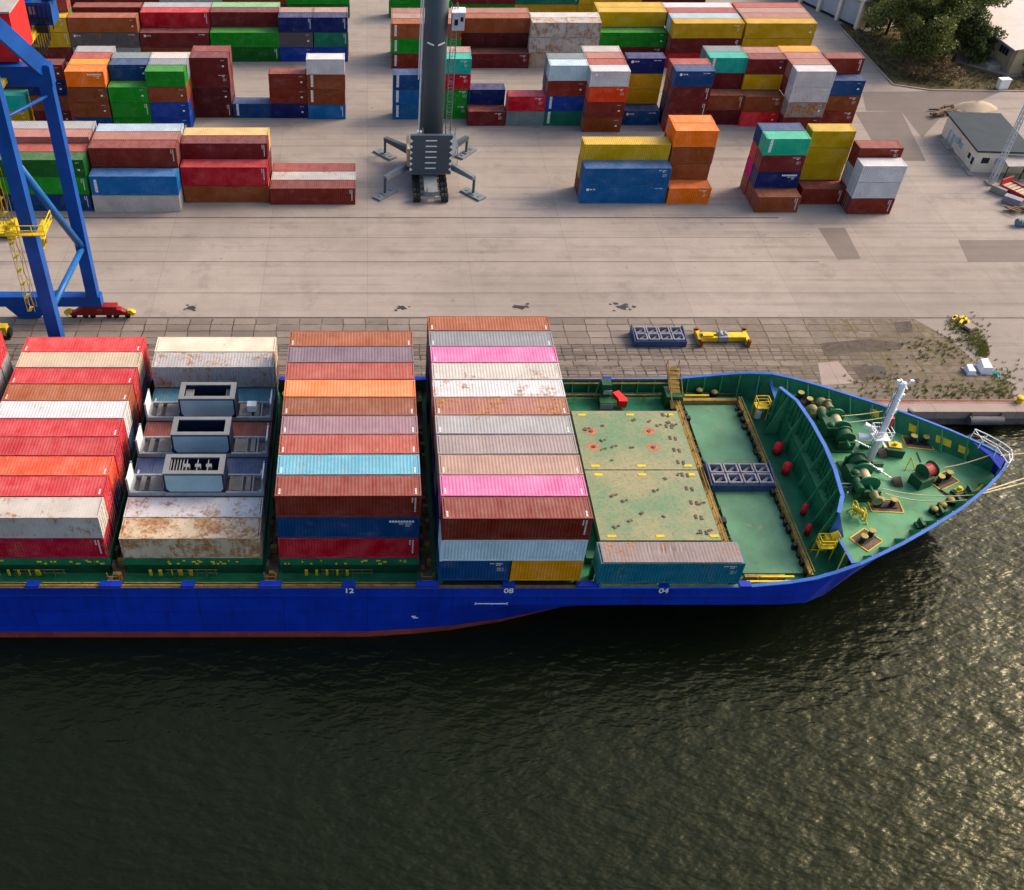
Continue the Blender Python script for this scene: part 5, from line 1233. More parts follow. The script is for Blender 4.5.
# ------------------------------------------------------------------ grey mobile harbour crane
def tower_crane():
    c = Vector((9.05, 140.2, 0)); t = thing('mobile_harbour_crane', c, 'grey mobile harbour crane with round tower standing on four outrigger pads', 'crane')
    m = MB().tube((c.x+.35, c.y+1.2, 4.2), (c.x+.35, c.y+1.2, 34.0), 1.72, 1.55, 28); tw = part('tower', m, 'mast_grey', t, False)
    for p in tw.data.polygons: p.use_smooth = len(p.vertices) == 4
    m = MB(); zt = aty(436, 44, c.y).z
    for sx in (-1, 1): m.beam((c.x+.35+sx*.3, c.y-.5, zt), (c.x+.35+sx*1.2, c.y-.1, zt+.25), .12, .18)
    part('tower_band', m, 'white', tw)
    m = MB(); x = c.x+.35-1.85
    m.tube((x, c.y+1.0, 6), (x, c.y+1.0, 33), .14, n=8); m.tube((x-.3, c.y+1.2, 14), (x-.3, c.y+1.2, 33), .08, n=6); part('cable_pipe', m, 'white', tw)
    # ladder with cage on the far side
    m = MB(); x = c.x+.35+2.05
    for dx in (0, .75):
        for dy in (0, .7): m.tube((x+dx, c.y+.5+dy, 4.5), (x+dx, c.y+.5+dy, 24.6), .045, n=5)
    for i in range(40):
        z = 4.6+i*.5; m.tube((x, c.y+.5, z), (x+.75, c.y+.5, z), .03, n=5)
        if i % 3 == 0: m.path([(x+.75, c.y+.5, z), (x+.75, c.y+1.2, z), (x, c.y+1.2, z)], .03, 5)
        if i % 6 == 0: m.beam((x, c.y+.5, z), (x+.75, c.y+.5, z+3.0), .04, .04)
    part('access_ladder', m, 'pad_grey', tw)
    cb = Vector((x+.75, c.y+.6, 21.4)); m = MB(); m.box(cb.x-.75, cb.x+.95, cb.y-.9, cb.y+.9, cb.z, cb.z+2.3); cab = part('operator_cabin', m, 'lgrey_cab', tw)
    m = MB().box(cb.x-.85, cb.x+1.05, cb.y-1.0, cb.y+1.0, cb.z+2.305, cb.z+2.45); part('roof', m, 'white', cab)
    m = MB(); m.box(cb.x-.45, cb.x+.05, cb.y-.93, cb.y-.902, cb.z+.7, cb.z+1.5); m.box(cb.x+.35, cb.x+.75, cb.y-.93, cb.y-.902, cb.z+1.2, cb.z+1.8); part('window', m, 'glass', cab)
    # chassis body with chevrons and bars on its end
    m = MB(); bx0, bx1 = c.x-2.9, c.x+3.1; m.box(bx0, bx1, c.y-4.0, c.y+5.2, 2.0, 4.2)
    body = part('chassis', m, 'pad_grey', t)
    yf = c.y-4.55
    m = MB(); m.box(c.x-2.95, c.x+3.05, yf, c.y-4.0, 2.5, 8.3)
    for i in range(3): m.box(c.x-2.5+i*1.6, c.x-1.3+i*1.6, c.y-4.0, c.y-1.6, 4.2, 5.4)
    cw = part('counterweight', m, 'mast_grey', t)
    m = MB()
    for i in range(6): m.box(c.x-.75, c.x+.85, yf-.02, yf-.004, 3.2+i*.85, 3.36+i*.85)
    part('white_bar', m, 'white_mark', cw)
    m = MB()
    for i in range(6):
        z = 2.75+i*.88
        for sx in (-1, 1):
            xx = c.x+.05+sx*2.99; m.add([(xx, yf-.015, z), (xx-sx*.40, yf-.015, z+.33), (xx, yf-.015, z+.66)], [(0, 1, 2) if sx < 0 else (2, 1, 0)])
    part('chevron', m, 'white_mark', cw)
    m = MB(); m.box(c.x-3.3, c.x-2.95, c.y-3.6, c.y+1.0, 3.0, 5.8); part('side_locker', m, paint('tan_locker', (.50, .36, .22), .6, .15), t)  # locker in one plain tan colour
    m = MB(); m.box(c.x-1.9, c.x-1.2, c.y-1.4, c.y-.7, 5.4, 7.3); part('white_box', m, 'white', t)
    m = MB()
    for dy in (-3.3, 2.6): m.tube((c.x+2.6, c.y+dy, 4.2), (c.x+2.6, c.y+dy, 6.4), .05, n=6); m.tube((c.x+4.0, c.y+dy, 3.2), (c.x+4.0, c.y+dy, 6.0), .05, n=6)
    for h in (5.3, 5.9): m.path([(c.x+2.6, c.y-3.3, h), (c.x+2.6, c.y+2.8, h), (c.x+4.0, c.y+2.8, h-.3), (c.x+4.0, c.y-3.3, h-.3)], .045)
    m.beam((c.x+3.3, c.y-3.4, 4.6), (c.x+3.3, c.y+2.6, 5.6), 1.2, .12)
    part('catwalk', m, 'pad_grey', t)
    m = MB(); m.beam((c.x-1.7, c.y-3.6, 4.3), (c.x-1.5, c.y-1.4, 8.0), .14, .14); m.beam((c.x-.9, c.y-3.6, 4.3), (c.x-1.1, c.y-1.4, 8.0), .14, .14); part('stay', m, 'pad_grey', t, each=True)
    # outrigger arms and pads
    for (px, py), sx, sy in (((385, 155), -1, 1), ((385, 195), -1, -1), ((473, 195), 1, -1), ((466, 154), 1, 1)):
        e = at(px, py, 0); root = Vector((c.x+sx*2.4, c.y+(-1.8 if sy < 0 else 1.6), 2.9)); knee = e+Vector((0, 0, 2.75))
        d = (knee-root); P = []
        n2 = Vector((-d.y, d.x, 0)).normalized()*.34
        for pnt, h in ((root, 1.15), (knee, .55)):
            P += [pnt-n2-Vector((0, 0, h*.6)), pnt+n2-Vector((0, 0, h*.6)), pnt+n2+Vector((0, 0, h*.4)), pnt-n2+Vector((0, 0, h*.4))]
        m = MB(); m.add(P, [(0, 1, 2, 3), (7, 6, 5, 4), (0, 4, 5, 1), (1, 5, 6, 2), (2, 6, 7, 3), (3, 7, 4, 0)])
        a_ = part('outrigger_arm', m, 'mast_grey' if sy > 0 else 'pad_grey', t)
        m = MB().tube(e+Vector((0, 0, .3)), knee-Vector((0, 0, .2)), .2, n=12); part('jack_leg', m, 'mast_grey', a_)
        ang = math.atan2(d.y, d.x)
        m = MB(); m.cbox((e.x, e.y, .16), (3.9, 1.5, .22), ang); m.cbox((e.x, e.y, .33), (1.1, .9, .14), ang)
        for s in (-1, 1): m.cbox((e.x+s*1.2*math.cos(ang), e.y+s*1.2*math.sin(ang), .32), (.22, .5, .12), ang)
        part('outrigger_pad', m, 'pad_grey', a_)
    # axles and wheels under the chassis
    for i in range(8):
        y = c.y-8.3+i*1.6
        for sx in (-1, 1):
            m = MB()
            for w_ in (0, .55): m.tube((c.x+sx*(1.5+w_)+.05, y, .62), (c.x+sx*(1.5+w_+.45)+.05, y, .62), .62, n=18)
            wh = part('wheel', m, 'tyre', t)
            m = MB().tube((c.x+sx*2.5+.05, y, .62), (c.x+sx*2.53+.05, y, .62), .28, n=12); part('hub', m, 'grey', wh)
        m = MB().box(c.x-1.4, c.x+1.5, y-.15, y+.15, .5, .85); part('axle', m, 'lgrey_cab', t)
    m = MB(); m.box(c.x-.9, c.x+1.0, c.y-8.9, c.y-3.6, 1.2, 1.9)
    for dx in (-.5, .6): m.tube((c.x+dx, c.y-8.9, .3), (c.x+dx, c.y-8.7, 1.9), .05, n=6)
    m.box(c.x-.5, c.x+.6, c.y-9.2, c.y-7.8, 1.9, 1.98)
    part('drawbar_platform', m, 'pad_grey', t)
M['lgrey_cab'] = paint('cabin_light_grey', (.42, .45, .49), .45, .12)
tower_crane()

# ------------------------------------------------------------------ objects on the quay
def spreader(c, L, label, tip=True):
    t = thing('container_spreader', c, label, 'spreader'); o = Vector(c)
    m = MB(); m.box(o.x-L*.42, o.x-.6, o.y-.55, o.y-.2, .25, .8); m.box(o.x-L*.42, o.x-.6, o.y+.2, o.y+.55, .25, .8); m.box(o.x+.4, o.x+L*.42, o.y-.5, o.y+.5, .25, .85); m.box(o.x-L*.40, o.x-L*.2, o.y-.45, o.y+.3, .8, 1.05)
    part('spreader_beam', m, 'yellow', t)
    for s in (-1, 1):
        m = MB(); x = o.x+s*L*.45; m.box(x-.22, x+.22, o.y-1.2, o.y+1.2, .1, .7); part('spreader_end', m, 'yellow', t)
        m = MB()
        for sy in (-1, 1): m.box(x-.16, x+.16, o.y+sy*1.25-.2, o.y+sy*1.25+.2, 0.006, .95); m.box(x-.3+s*.1, x+.1+s*.1, o.y+sy*1.15-.1, o.y+sy*1.15+.1, .7, 1.0)
        part('corner_flipper', m, paint('flipper_rust_red', (.26, .05, .025), .6, .3), t)
    m = MB(); m.box(o.x-.6, o.x+.5, o.y-.65, o.y+.6, .3, .95); m.tube((o.x-.3, o.y-.4, .95), (o.x-.3, o.y+.4, .95), .25, n=12); m.tube((o.x+.2, o.y-.3, 1.0), (o.x+.2, o.y+.3, 1.0), .2, n=12)
    part('power_pack', m, 'grey', t)
spreader((42.6, 98.6, 0), 6.3, 'yellow container spreader with rusty red corner flippers lying on the quay slabs')
def yellow_frame():
    c = at(8, 233, 0); t = thing('yellow_lifting_frame', c, 'yellow lifting frame standing on the concrete behind the gantry leg', 'lifting frame')
    m = MB(); m.box(c.x-7, c.x+1.2, c.y-1.6, c.y-1.2, .4, .9); m.box(c.x-7, c.x+1.2, c.y+1.2, c.y+1.6, .4, .9); part('frame_beam', m, 'yellow', t)
    m = MB(); m.box(c.x+.6, c.x+1.6, c.y-1.9, c.y+1.9, .2, 1.3); m.box(c.x+.7, c.x+1.5, c.y-.4, c.y+.6, 1.3, 1.9); m.box(c.x-1.0, c.x, c.y-1.2, c.y+1.2, .3, 1.0); part('frame_end', m, 'yellow', t)
    m = MB()
    for x in (c.x-5, c.x+1.1):
        for y in (c.y-1.4, c.y+1.4): m.tube((x, y, 0), (x, y, .4), .16, n=10)
    part('frame_foot', m, 'black', t)
yellow_frame()
def hook():
    c = at(45, 248, 0); t = thing('lifting_hook_block', c, 'rusty yellow hook block standing on the concrete between the gantry legs', 'hook block')
    m = MB(); m.box(c.x-.3, c.x+.35, c.y-.5, c.y+.4, .7, 1.7); m.beam((c.x-.1, c.y-.4, .1), (c.x+.1, c.y-.2, .8), .3, .3); part('block_body', m, 'yellow', t)
    m = MB(); m.tube((c.x+.1, c.y, 1.7), (c.x+.1, c.y+.6, 3.0), .06, n=6); m.box(c.x-.1, c.x+.2, c.y+.4, c.y+.7, 2.2, 2.9); m.tube((c.x-.45, c.y-.1, 1.2), (c.x+.5, c.y-.1, 1.2), .35, n=14); part('sheave', m, paint('hook_rust', (.25, .07, .03), .6, .3), t)
hook()
c = at(5, 337, 0); t = thing('drive_unit', c, 'yellow and black drive unit on the quay in front of the gantry leg', 'drive unit')
m = MB(); m.tube((c.x-.8, c.y, .7), (c.x+.5, c.y, .7), .5, n=14); m.box(c.x-.4, c.x+.6, c.y-.5, c.y+.5, .9, 1.7); part('motor', m, 'yellow', t)
m = MB(); m.box(c.x-1.0, c.x+.8, c.y-.6, c.y+.6, 0.006, .3); m.tube((c.x+.5, c.y, .75), (c.x+.95, c.y, .75), .55, n=14); part('base', m, 'black', t)
def quay_bollard(px, py, mat, label, r=.32, h=.6):
    c = at(px, py, .1 if py > 395 else .006); t = thing('mooring_bollard', c, label, 'bollard', 'bollards along the quay')
    m = MB(); m.tube((c.x, c.y, c.z), (c.x, c.y, c.z+h), r, r*.8, 14); part('post', m, mat, t)
    m = MB(); m.tube((c.x, c.y, c.z+h), (c.x, c.y, c.z+h+.18), r*1.2, r*1.3, 14); m.dome((c.x, c.y, c.z+h+.18), r*1.25, .12, 14, 3); part('cap', m, 'cap' if mat == 'brown' else mat, t)
quay_bollard(909, 415, 'brown', 'dark rusty bollard with pale worn cap on the quay edge')
quay_bollard(1019, 402, 'yellow', 'yellow bollard with rope loops on the quay beyond the rubber fender', .36, .5)
def fender():
    a, b = (70.0-3.3, QY-.55, -.75), (70.0+.4, QY-.55, -.75)
    t = thing('rubber_fender', (68, QY-.5, -.7), 'grey rubber fender hanging on chains from the quay wall', 'fender')
    m = MB().tube(a, b, .5, n=16); part('fender_body', m, paint('fender_rubber', (.10, .10, .105), .7, .25), t)
    m = MB()
    for x in (a[0]+.2, b[0]-.2): m.tube((x, QY-.2, .1), (x, QY-.6, -.3), .05, n=6); m.tube((x, QY-.12, -1.5), (x, QY-.12, .05), .06, n=6)
    part('chain', m, 'rail', t)
fender()
# heap of yellow chocks and a rusty plate at the corner of the slabs
c = at(957, 321, .01); t = thing('yellow_wheel_chocks', c, 'small heap of yellow chocks at the weedy end of the slabs', 'chocks'); rng = random.Random(2)
for i in range(6):
    m = MB(); a = rng.uniform(-.6, .6); p = c+Vector((rng.uniform(-1.1, 1.1), rng.uniform(-.8, .8), .2)); m.cbox((p.x, p.y, .25), (.9, .3, .35), a+.7); part('chock', m, 'yellow', t)
c = at(969, 329, 0); t = thing('concrete_block', c, 'pale concrete block on dark base beside the yellow chocks', 'block'); m = MB().cbox((c.x, c.y, .35), (1.2, 1.0, .3), .5); part('block', m, 'cap', t); m = MB().cbox((c.x, c.y, .11), (1.5, 1.3, .2), .5); part('base', m, 'black', t)
for px, py, s, lab in ((969, 368, (.9, 1.3, .8), 'smaller white wrapped bundle leaning beside the larger one on the weedy quay'), (983, 366, (1.15, 1.7, 1.25), 'larger white wrapped bundle on the weedy quay end')):
    c = at(px, py+4, 0); t = thing('wrapped_bundle', c, lab, 'bundle', 'white bundles on the quay'); m = MB(); hx, hy, hz = s[0]/2, s[1]/2, s[2]
    m.add([(c.x-hx*1.1, c.y-hy, 0), (c.x+hx*1.1, c.y-hy, 0), (c.x+hx, c.y+hy, 0), (c.x-hx, c.y+hy, 0), (c.x-hx*.9, c.y-hy*.8, hz*.7), (c.x+hx*.8, c.y-hy*.9, hz*.75), (c.x+hx*.6, c.y+hy*.8, hz), (c.x-hx*.8, c.y+hy*.7, hz*.95)], [(0, 3, 2, 1), (4, 5, 6, 7), (0, 1, 5, 4), (1, 2, 6, 5), (2, 3, 7, 6), (3, 0, 4, 7)]); part('wrapping', m, 'white', t)
    m = MB(); m.cbox((c.x, c.y, .06), (s[0]*1.35, s[1]*1.2, .11)); part('pallet', m, 'bin_grey', t)
c = at(995, 374, 0); t = thing('green_tarpaulin', c, 'small turquoise tarpaulin crumpled beside the white bundles', 'tarpaulin'); m = MB(); rng = random.Random(9)
n = 12; P = [(c.x+rng.uniform(.5, .8)*math.cos(2*math.pi*i/n), c.y+rng.uniform(.4, .7)*math.sin(2*math.pi*i/n), .02) for i in range(n)] + [(c.x+.35*math.cos(2*math.pi*i/n), c.y+.3*math.sin(2*math.pi*i/n), rng.uniform(.15, .4)) for i in range(n)]
m.add(P, [(i, (i+1) % n, n+(i+1) % n, n+i) for i in range(n)]+[tuple(range(n, 2*n))]); part('sheet', m, paint('tarp_turquoise', (.04, .20, .20), .6, .25), t)
# weeds along the slab joints and the far end of the apron
def tufts(name, pts, hmin, hmax, mat, seed, nb=6):
    rng = random.Random(seed); V = []; F = []
    for (x, y, z) in pts:
        for j in range(nb):
            a = rng.uniform(0, 6.28); r = rng.uniform(0, .22); h = rng.uniform(hmin, hmax); w_ = rng.uniform(.03, .07); lx, ly = math.cos(a)*h*.5, math.sin(a)*h*.5; bx, by = x+r*math.cos(a), y+r*math.sin(a); o = len(V)
            V += [(bx-w_*math.sin(a), by+w_*math.cos(a), z), (bx+w_*math.sin(a), by-w_*math.cos(a), z), (bx+lx, by+ly, z+h)]; F.append((o, o+1, o+2))
    m = MB(); m.v = V; m.f = F; m.mi = [0]*len(F); solo(name, m, mat, (0, 0, 0), kind='stuff')
rng = random.Random(21); pts = []
def scatter(px, py, sx, sy, n):
    for i in range(n):
        p = at(rng.gauss(px, sx), rng.gauss(py, sy), .01)
        if p.y > QY+2.3: pts.append(tuple(p))
scatter(976, 340, 6, 9, 150); scatter(983, 350, 3, 4, 150); scatter(962, 336, 8, 6, 90); scatter(958, 325, 6, 3, 50); scatter(985, 394, 22, 5, 130); scatter(935, 350, 18, 8, 110); scatter(1003, 380, 10, 10, 80); scatter(930, 394, 30, 7, 110); scatter(890, 385, 25, 10, 60)
tufts('weeds', pts, .07, .28, 'grass', 3, 9)
pts = []; rng = random.Random(8)
def verge_scatter(poly, n):
    xs_ = [p[0] for p in poly]; ys_ = [p[1] for p in poly]
    while n > 0:
        x = rng.uniform(min(xs_), max(xs_)); y = rng.uniform(min(ys_), max(ys_)); ins = False
        for (xa, ya), (xb, yb) in zip(poly, poly[1:]+poly[:1]):
            if (ya > y) != (yb > y) and x < (xb-xa)*(y-ya)/(yb-ya)+xa: ins = not ins
        if ins: pts.append(tuple(at(x, y, .012))); n -= 1
verge_scatter([(842, 27), (893, 83), (930, 88), (1080, 90), (1080, 78), (1012, 79), (955, 66), (930, 30), (880, 12)], 1500)
tufts('grass', pts, .12, .5, leaf_mat('dry_verge_grass', (.06, .062, .018), (.10, .088, .03)), 4, 7)

# ------------------------------------------------------------------ mooring ropes
def rope(label, a, b, sag, r=.055):
    a = Vector(a); b = Vector(b); m = MB(); n = 14
    P = [a.lerp(b, i/n)-Vector((0, 0, sag*4*(i/n)*(1-i/n))) for i in range(n+1)]
    m.path(P, r, 6); return solo('mooring_line', m, 'rope', a, label, 'rope', 'mooring lines from the bow')
rope('mooring rope from the near bow rail across open water, nearer of the close pair', (55.6, cyx(55.6)-4.7, 7.8), (92, 83.5, .9), 1.0, .07)
rope('mooring rope from the near bow rail across open water, farther of the close pair', (56.0, cyx(56)-4.4, 7.85), (92.6, 84.8, .9), .5, .07)
rope('thin mooring rope from the bow railing straight to the quay', (59.6, cyx(59.6)+.3, 8.1), (100, 86.6, .6), 1.2, .045)
rope('mooring rope laid over the green foredeck from the windlass to the bow', (47.6, 66.5, 7.0), (55.6, cyx(55.6)-4.3, 7.3), .5, .05)
rope('second rope over the foredeck, beside the yellow-capped rollers', (47.6, 65.9, 7.0), (54.6, cyx(54.6)-5.0, 7.3), .6, .05)
rope('rope over the foredeck from the red drum towards the bow plate', (54.5, 69.3, 7.0), (58.9, cyx(59)+.6, 7.9), .2, .05)
rope('rope from the landward windlass to the far bulwark, upper one', (47.2, 76.5, 7.2), (51.5, cyx(51.5)+7.2, 7.3), .1, .045)
rope('rope from the landward windlass to the far bulwark, lower one', (47.2, 75.6, 7.1), (52.3, cyx(52.3)+6.6, 7.2), .1, .045)
c = Vector((62.1, 67.8, 7.0)); t = thing('rat_guard', c, 'small rust-red rat guard on the pair of mooring ropes off the bow', 'rat guard')
m = MB().tube((62.0, 67.75, 7.0), (62.15, 67.82, 6.98), .38, n=16); part('disc', m, 'red', t)

# ------------------------------------------------------------------ buildings at the right
M['wall_cream'] = paint('cream_render', (.70, .63, .50), .8, .12, .1, (.35, .28, .2))
M['wall_tan'] = paint('tan_render', (.44, .36, .22), .8, .15, .15, (.25, .2, .13))
M['roof_teal'] = paint('slate_blue_roof_felt', (.022, .038, .053), .8, .15)
M['roof_white'] = paint('white_sheet_roof', (.68, .60, .55), .6, .08)
M['shutter'] = paint('grey_roller_shutter', (.36, .38, .42), .5, .12)
M['doorblue'] = paint('pale_blue_door', (.30, .42, .48), .5, .15)
M['concrete_old'] = paint('weathered_concrete', (.30, .27, .24), .85, .25)
def office():
    A = at(941, 134, 0); B = at(970, 172, 0)            # quay-side wall line
    u = (B-A).normalized(); v = Vector((-u.y, u.x, 0)); v = v if v.x > 0 else -v; Ls = (B-A).length; Wd = 7.6; Hh = 3.3
    t = thing('office_building', A, 'small cream site office with flat slate-blue roof at the yard corner', 'building')
    P = [A, B, B+v*Wd, A+v*Wd]; m = MB(); m.add([(p.x, p.y, 0) for p in P]+[(p.x, p.y, Hh) for p in P], [(0, 1, 5, 4), (1, 2, 6, 5), (2, 3, 7, 6), (3, 0, 4, 7), (4, 5, 6, 7)]); part('wall', m, 'wall_cream', t)
    e = .35; Q = [A-u*e-v*e, B+u*e-v*e, B+u*e+v*(Wd+e), A-u*e+v*(Wd+e)]; m = MB(); m.add([(p.x, p.y, Hh+.01) for p in Q]+[(p.x, p.y, Hh+.28) for p in Q], [(3, 2, 1, 0), (4, 5, 6, 7), (0, 1, 5, 4), (1, 2, 6, 5), (2, 3, 7, 6), (3, 0, 4, 7)]); part('roof', m, 'roof_teal', t)
    def opening(name, o, d, nrm, w_, h, z, mat):
        m = MB(); m.beam(o+nrm*.03+Vector((0, 0, z+h/2)), o+d*w_+nrm*.03+Vector((0, 0, z+h/2)), .07, h); f = part(name, m, 'white', t)
        m = MB(); m.beam(o+d*.09+nrm*.06+Vector((0, 0, z+h/2)), o+d*(w_-.09)+nrm*.06+Vector((0, 0, z+h/2)), .05, h-.18); part('pane' if name == 'window' else 'leaf', m, mat, f)
    for s, w_, h, z, mat, nm in ((2.2, .9, 2.1, .02, 'doorblue', 'door'), (3.6, 1.1, 2.1, .02, 'doorblue', 'door'), (6.6, 1.3, 1.1, 1.1, 'doorblue', 'window'), (10.2, 1.0, 1.0, 1.2, 'glass', 'window'), (11.6, .9, 1.3, .9, 'glass', 'window')):
        if s+w_ < Ls: opening(nm, A+u*s, u, -v, w_, h, z, mat)
    for s, w_, mat in ((.8, 1.3, 'glass'), (2.7, 3.6, 'doorblue'), (6.8, 1.3, 'glass'), (9.2, 1.3, 'glass'))[:2]: opening('window', B+v*s, v, u, w_, 1.1, 1.4, mat)
    m = MB(); m.beam(A-v*.5+u*2-Vector((0, 0, -.08)), A-v*.5+u*5.5+Vector((0, 0, .08)), 1.0, .16); m.beam(A-v*.4+u*8+Vector((0, 0, .08)), A-v*.4+u*14+Vector((0, 0, .08)), .6, .16); part('door_step', m, 'concrete_old', t)
    m = MB(); q = A-v*.42+u*6.4; m.cbox((q.x, q.y, 2.0), (.9, .35, .6), math.atan2(u.y, u.x)); part('air_conditioner', m, 'doorblue', t)
office()
def garages():
    A = at(858, 29.5, 0); B = at(803, 3, 0); u = (B-A).normalized(); v = Vector((u.y, -u.x, 0)); v = v if v.x > 0 else -v
    t = thing('garage_building', A, 'cream garage building with grey roller shutters between pale pillars behind the trees', 'building'); Hh = 5.2
    P = [A, A+v*12, A+v*12+u*42, A+u*42]; m = MB(); m.add([(p.x, p.y, 0) for p in P]+[(p.x, p.y, Hh) for p in P], [(0, 1, 5, 4), (1, 2, 6, 5), (2, 3, 7, 6), (3, 0, 4, 7), (4, 5, 6, 7)]); 
    part('wall', m, 'wall_tan', t)
    m = MB(); Q = [A-u*.3-v*.8, A+v*12.3-u*.3, A+v*12.3+u*42.3, A+u*42.3-v*.8]; m.add([(p.x, p.y, Hh+.01) for p in Q]+[(p.x, p.y, Hh+.4) for p in Q], [(3, 2, 1, 0), (4, 5, 6, 7), (0, 1, 5, 4), (1, 2, 6, 5), (2, 3, 7, 6), (3, 0, 4, 7)]); part('roof', m, 'roof_white', t)
    for i in range(7):
        s = i*5.2; m = MB(); m.beam(A+u*(s+.35)-v*.32, A+u*(s+.35)-v*.32+Vector((0, 0, Hh)), .7, .6, tuple(v)); part('pillar', m, 'wall_cream', t)
        if i < 6:
            m = MB(); m.beam(A+u*(s+.75)-v*.05+Vector((0, 0, 2.3)), A+u*(s+5.1)-v*.05+Vector((0, 0, 2.3)), .08, 4.4); part('roller_shutter', m, 'shutter', t)
            m = MB(); m.beam(A+u*(s+.75)-v*.11+Vector((0, 0, .25)), A+u*(s+5.1)-v*.11+Vector((0, 0, .25)), .04, .45); part('shutter_sill', m, 'black', t)
    m = MB(); p = A+v*1.6-u*.03; q = A+v*2.7-u*.03; m.beam(p+Vector((0, 0, 1.2)), q+Vector((0, 0, 1.2)), .06, 2.2); part('door', m, 'black', t)
    m = MB(); m.beam(A+v*4.4-u*.15, A+v*4.4-u*.15+Vector((0, 0, Hh)), .4, .3, tuple(v)); part('pillar', m, 'wall_cream', t)
    m = MB(); m.beam(A-u*.9+v*.3+Vector((0, 0, .08)), A-u*.9+v*12+Vector((0, 0, .08)), 1.6, .16); part('plinth', m, 'concrete_old', t)
garages()
def warehouse():
    t0 = at(1012, 60, 0); A = at(1008, 74, 0); B = at(956, 35, 0); u = (B-A).normalized(); v = Vector((u.y, -u.x, 0)); v = v if v.x > 0 else -v
    t = thing('warehouse', A, 'long warehouse with broad white sheet roof behind the trees by the verge', 'building'); Hh = 4.6; L = 55; W = 26
    P = [A, A+v*W, A+v*W+u*L, A+u*L]; m = MB(); m.add([(p.x, p.y, 0) for p in P]+[(p.x, p.y, Hh) for p in P], [(0, 1, 5, 4), (1, 2, 6, 5), (2, 3, 7, 6), (3, 0, 4, 7)]); part('wall', m, 'wall_tan', t)
    Q = [A-u*1-v*1.2, A+v*(W+1)-u*1, A+v*(W+1)+u*L, A+u*L-v*1.2]; C0, C1 = A-u*1+v*W/2, A+u*L+v*W/2; z = Hh+.02; m = MB()
    m.add([(Q[0].x, Q[0].y, z), (C0.x, C0.y, z+2.2), (C1.x, C1.y, z+2.2), (Q[3].x, Q[3].y, z), (Q[1].x, Q[1].y, z), (Q[2].x, Q[2].y, z)], [(0, 1, 2, 3), (1, 4, 5, 2), (0, 4, 1), (3, 2, 5)]); part('roof', m, 'roof_white', t)
    m = MB(); m.beam(Q[0]+Vector((0, 0, z-.15)), Q[3]+Vector((0, 0, z-.15)), .25, .3); part('gutter', m, 'grey', t)
    for i in range(9):
        s = 1.0+i*5.2; m = MB(); m.beam(A+u*s-v*.15, A+u*s-v*.15+Vector((0, 0, Hh)), .5, .3, tuple(v)); part('pillar', m, 'concrete_old', t)
        m = MB(); m.beam(A+u*(s+1.0)-v*.04+Vector((0, 0, 2.9)), A+u*(s+3.8)-v*.04+Vector((0, 0, 2.9)), .08, 1.3); f = part('window', m, 'grey', t)
        m = MB()
        for k in range(3): m.beam(A+u*(s+1.1+k*.9)-v*.09+Vector((0, 0, 2.9)), A+u*(s+1.85+k*.9)-v*.09+Vector((0, 0, 2.9)), .04, 1.1)
        part('pane', m, 'glass', f)
    m = MB(); m.beam(A-v*1.6+u*2+Vector((0, 0, .4)), A-v*1.6+u*30+Vector((0, 0, .4)), 2.4, .8); part('loading_dock', m, 'concrete_old', t)
warehouse()
def shelter():
    c = at(1016, 178, 0); t = thing('bin_shelter', c, 'low shelter with pale sheet roof beside the cream office', 'shelter')
    m = MB(); m.add([(c.x-2.6, c.y-1.0, 2.3), (c.x+5, c.y-1.0, 2.3), (c.x+5, c.y+2.2, 2.9), (c.x-2.6, c.y+2.2, 2.9), (c.x-2.6, c.y-1.0, 2.4), (c.x+5, c.y-1.0, 2.4), (c.x+5, c.y+2.2, 3.0), (c.x-2.6, c.y+2.2, 3.0)], [(0, 3, 2, 1), (4, 5, 6, 7), (0, 1, 5, 4), (1, 2, 6, 5), (2, 3, 7, 6), (3, 0, 4, 7)]); part('roof', m, 'lgrey_roof', t)
    m = MB()
    for x in (-2.4, 0, 2.4, 4.8): m.tube((c.x+x, c.y-.8, 0), (c.x+x, c.y-.8, 2.3), .07, n=6); m.tube((c.x+x, c.y+2.0, 0), (c.x+x, c.y+2.0, 2.85), .07, n=6)
    part('post', m, 'black', t)
    m = MB().box(c.x-2.4, c.x+4.8, c.y-.75, c.y-.65, .2, 1.0); part('front_panel', m, paint('mossy_panel', (.16, .20, .13), .8, .4), t)
    m = MB().box(c.x-2.4, c.x+4.8, c.y+1.9, c.y+2.0, 0, 2.6); part('back_panel', m, 'black', t)
shelter()
def lamp_post():
    b = at(991, 184, 0); t = thing('floodlight_mast', b, 'slim pale lattice floodlight mast standing beside the cream office', 'mast')
    m = MB(); r = .33
    for dx, dy in ((-r, -r), (r, -r), (r, r), (-r, r)): m.tube((b.x+dx, b.y+dy, 0), (b.x+dx*.6, b.y+dy*.6, 17), .07, n=6)
    for i in range(24):
        z = i*.7; f = 1-.4*z/17; g = 1-.4*(z+.7)/17
        for (xa, ya), (xb, yb) in (((-r, -r), (r, -r)), ((r, -r), (r, r)), ((r, r), (-r, r)), ((-r, r), (-r, -r))):
            m.tube((b.x+xa*f, b.y+ya*f, z), (b.x+xb*g, b.y+yb*g, z+.7), .04, n=5)
    part('mast', m, 'lgrey_cab', t)
    m = MB(); m.box(b.x-.7, b.x+.7, b.y-.7, b.y+.7, 0, .3); part('footing', m, 'concrete_old', t)
    m = MB(); m.box(b.x-.9, b.x+.9, b.y-.4, b.y+.4, 17, 17.2)
    for x in (-.7, 0, .7): m.box(b.x+x-.22, b.x+x+.22, b.y-.65, b.y-.35, 16.7, 17.3)
    part('lamp_head', m, 'grey', t)
lamp_post()
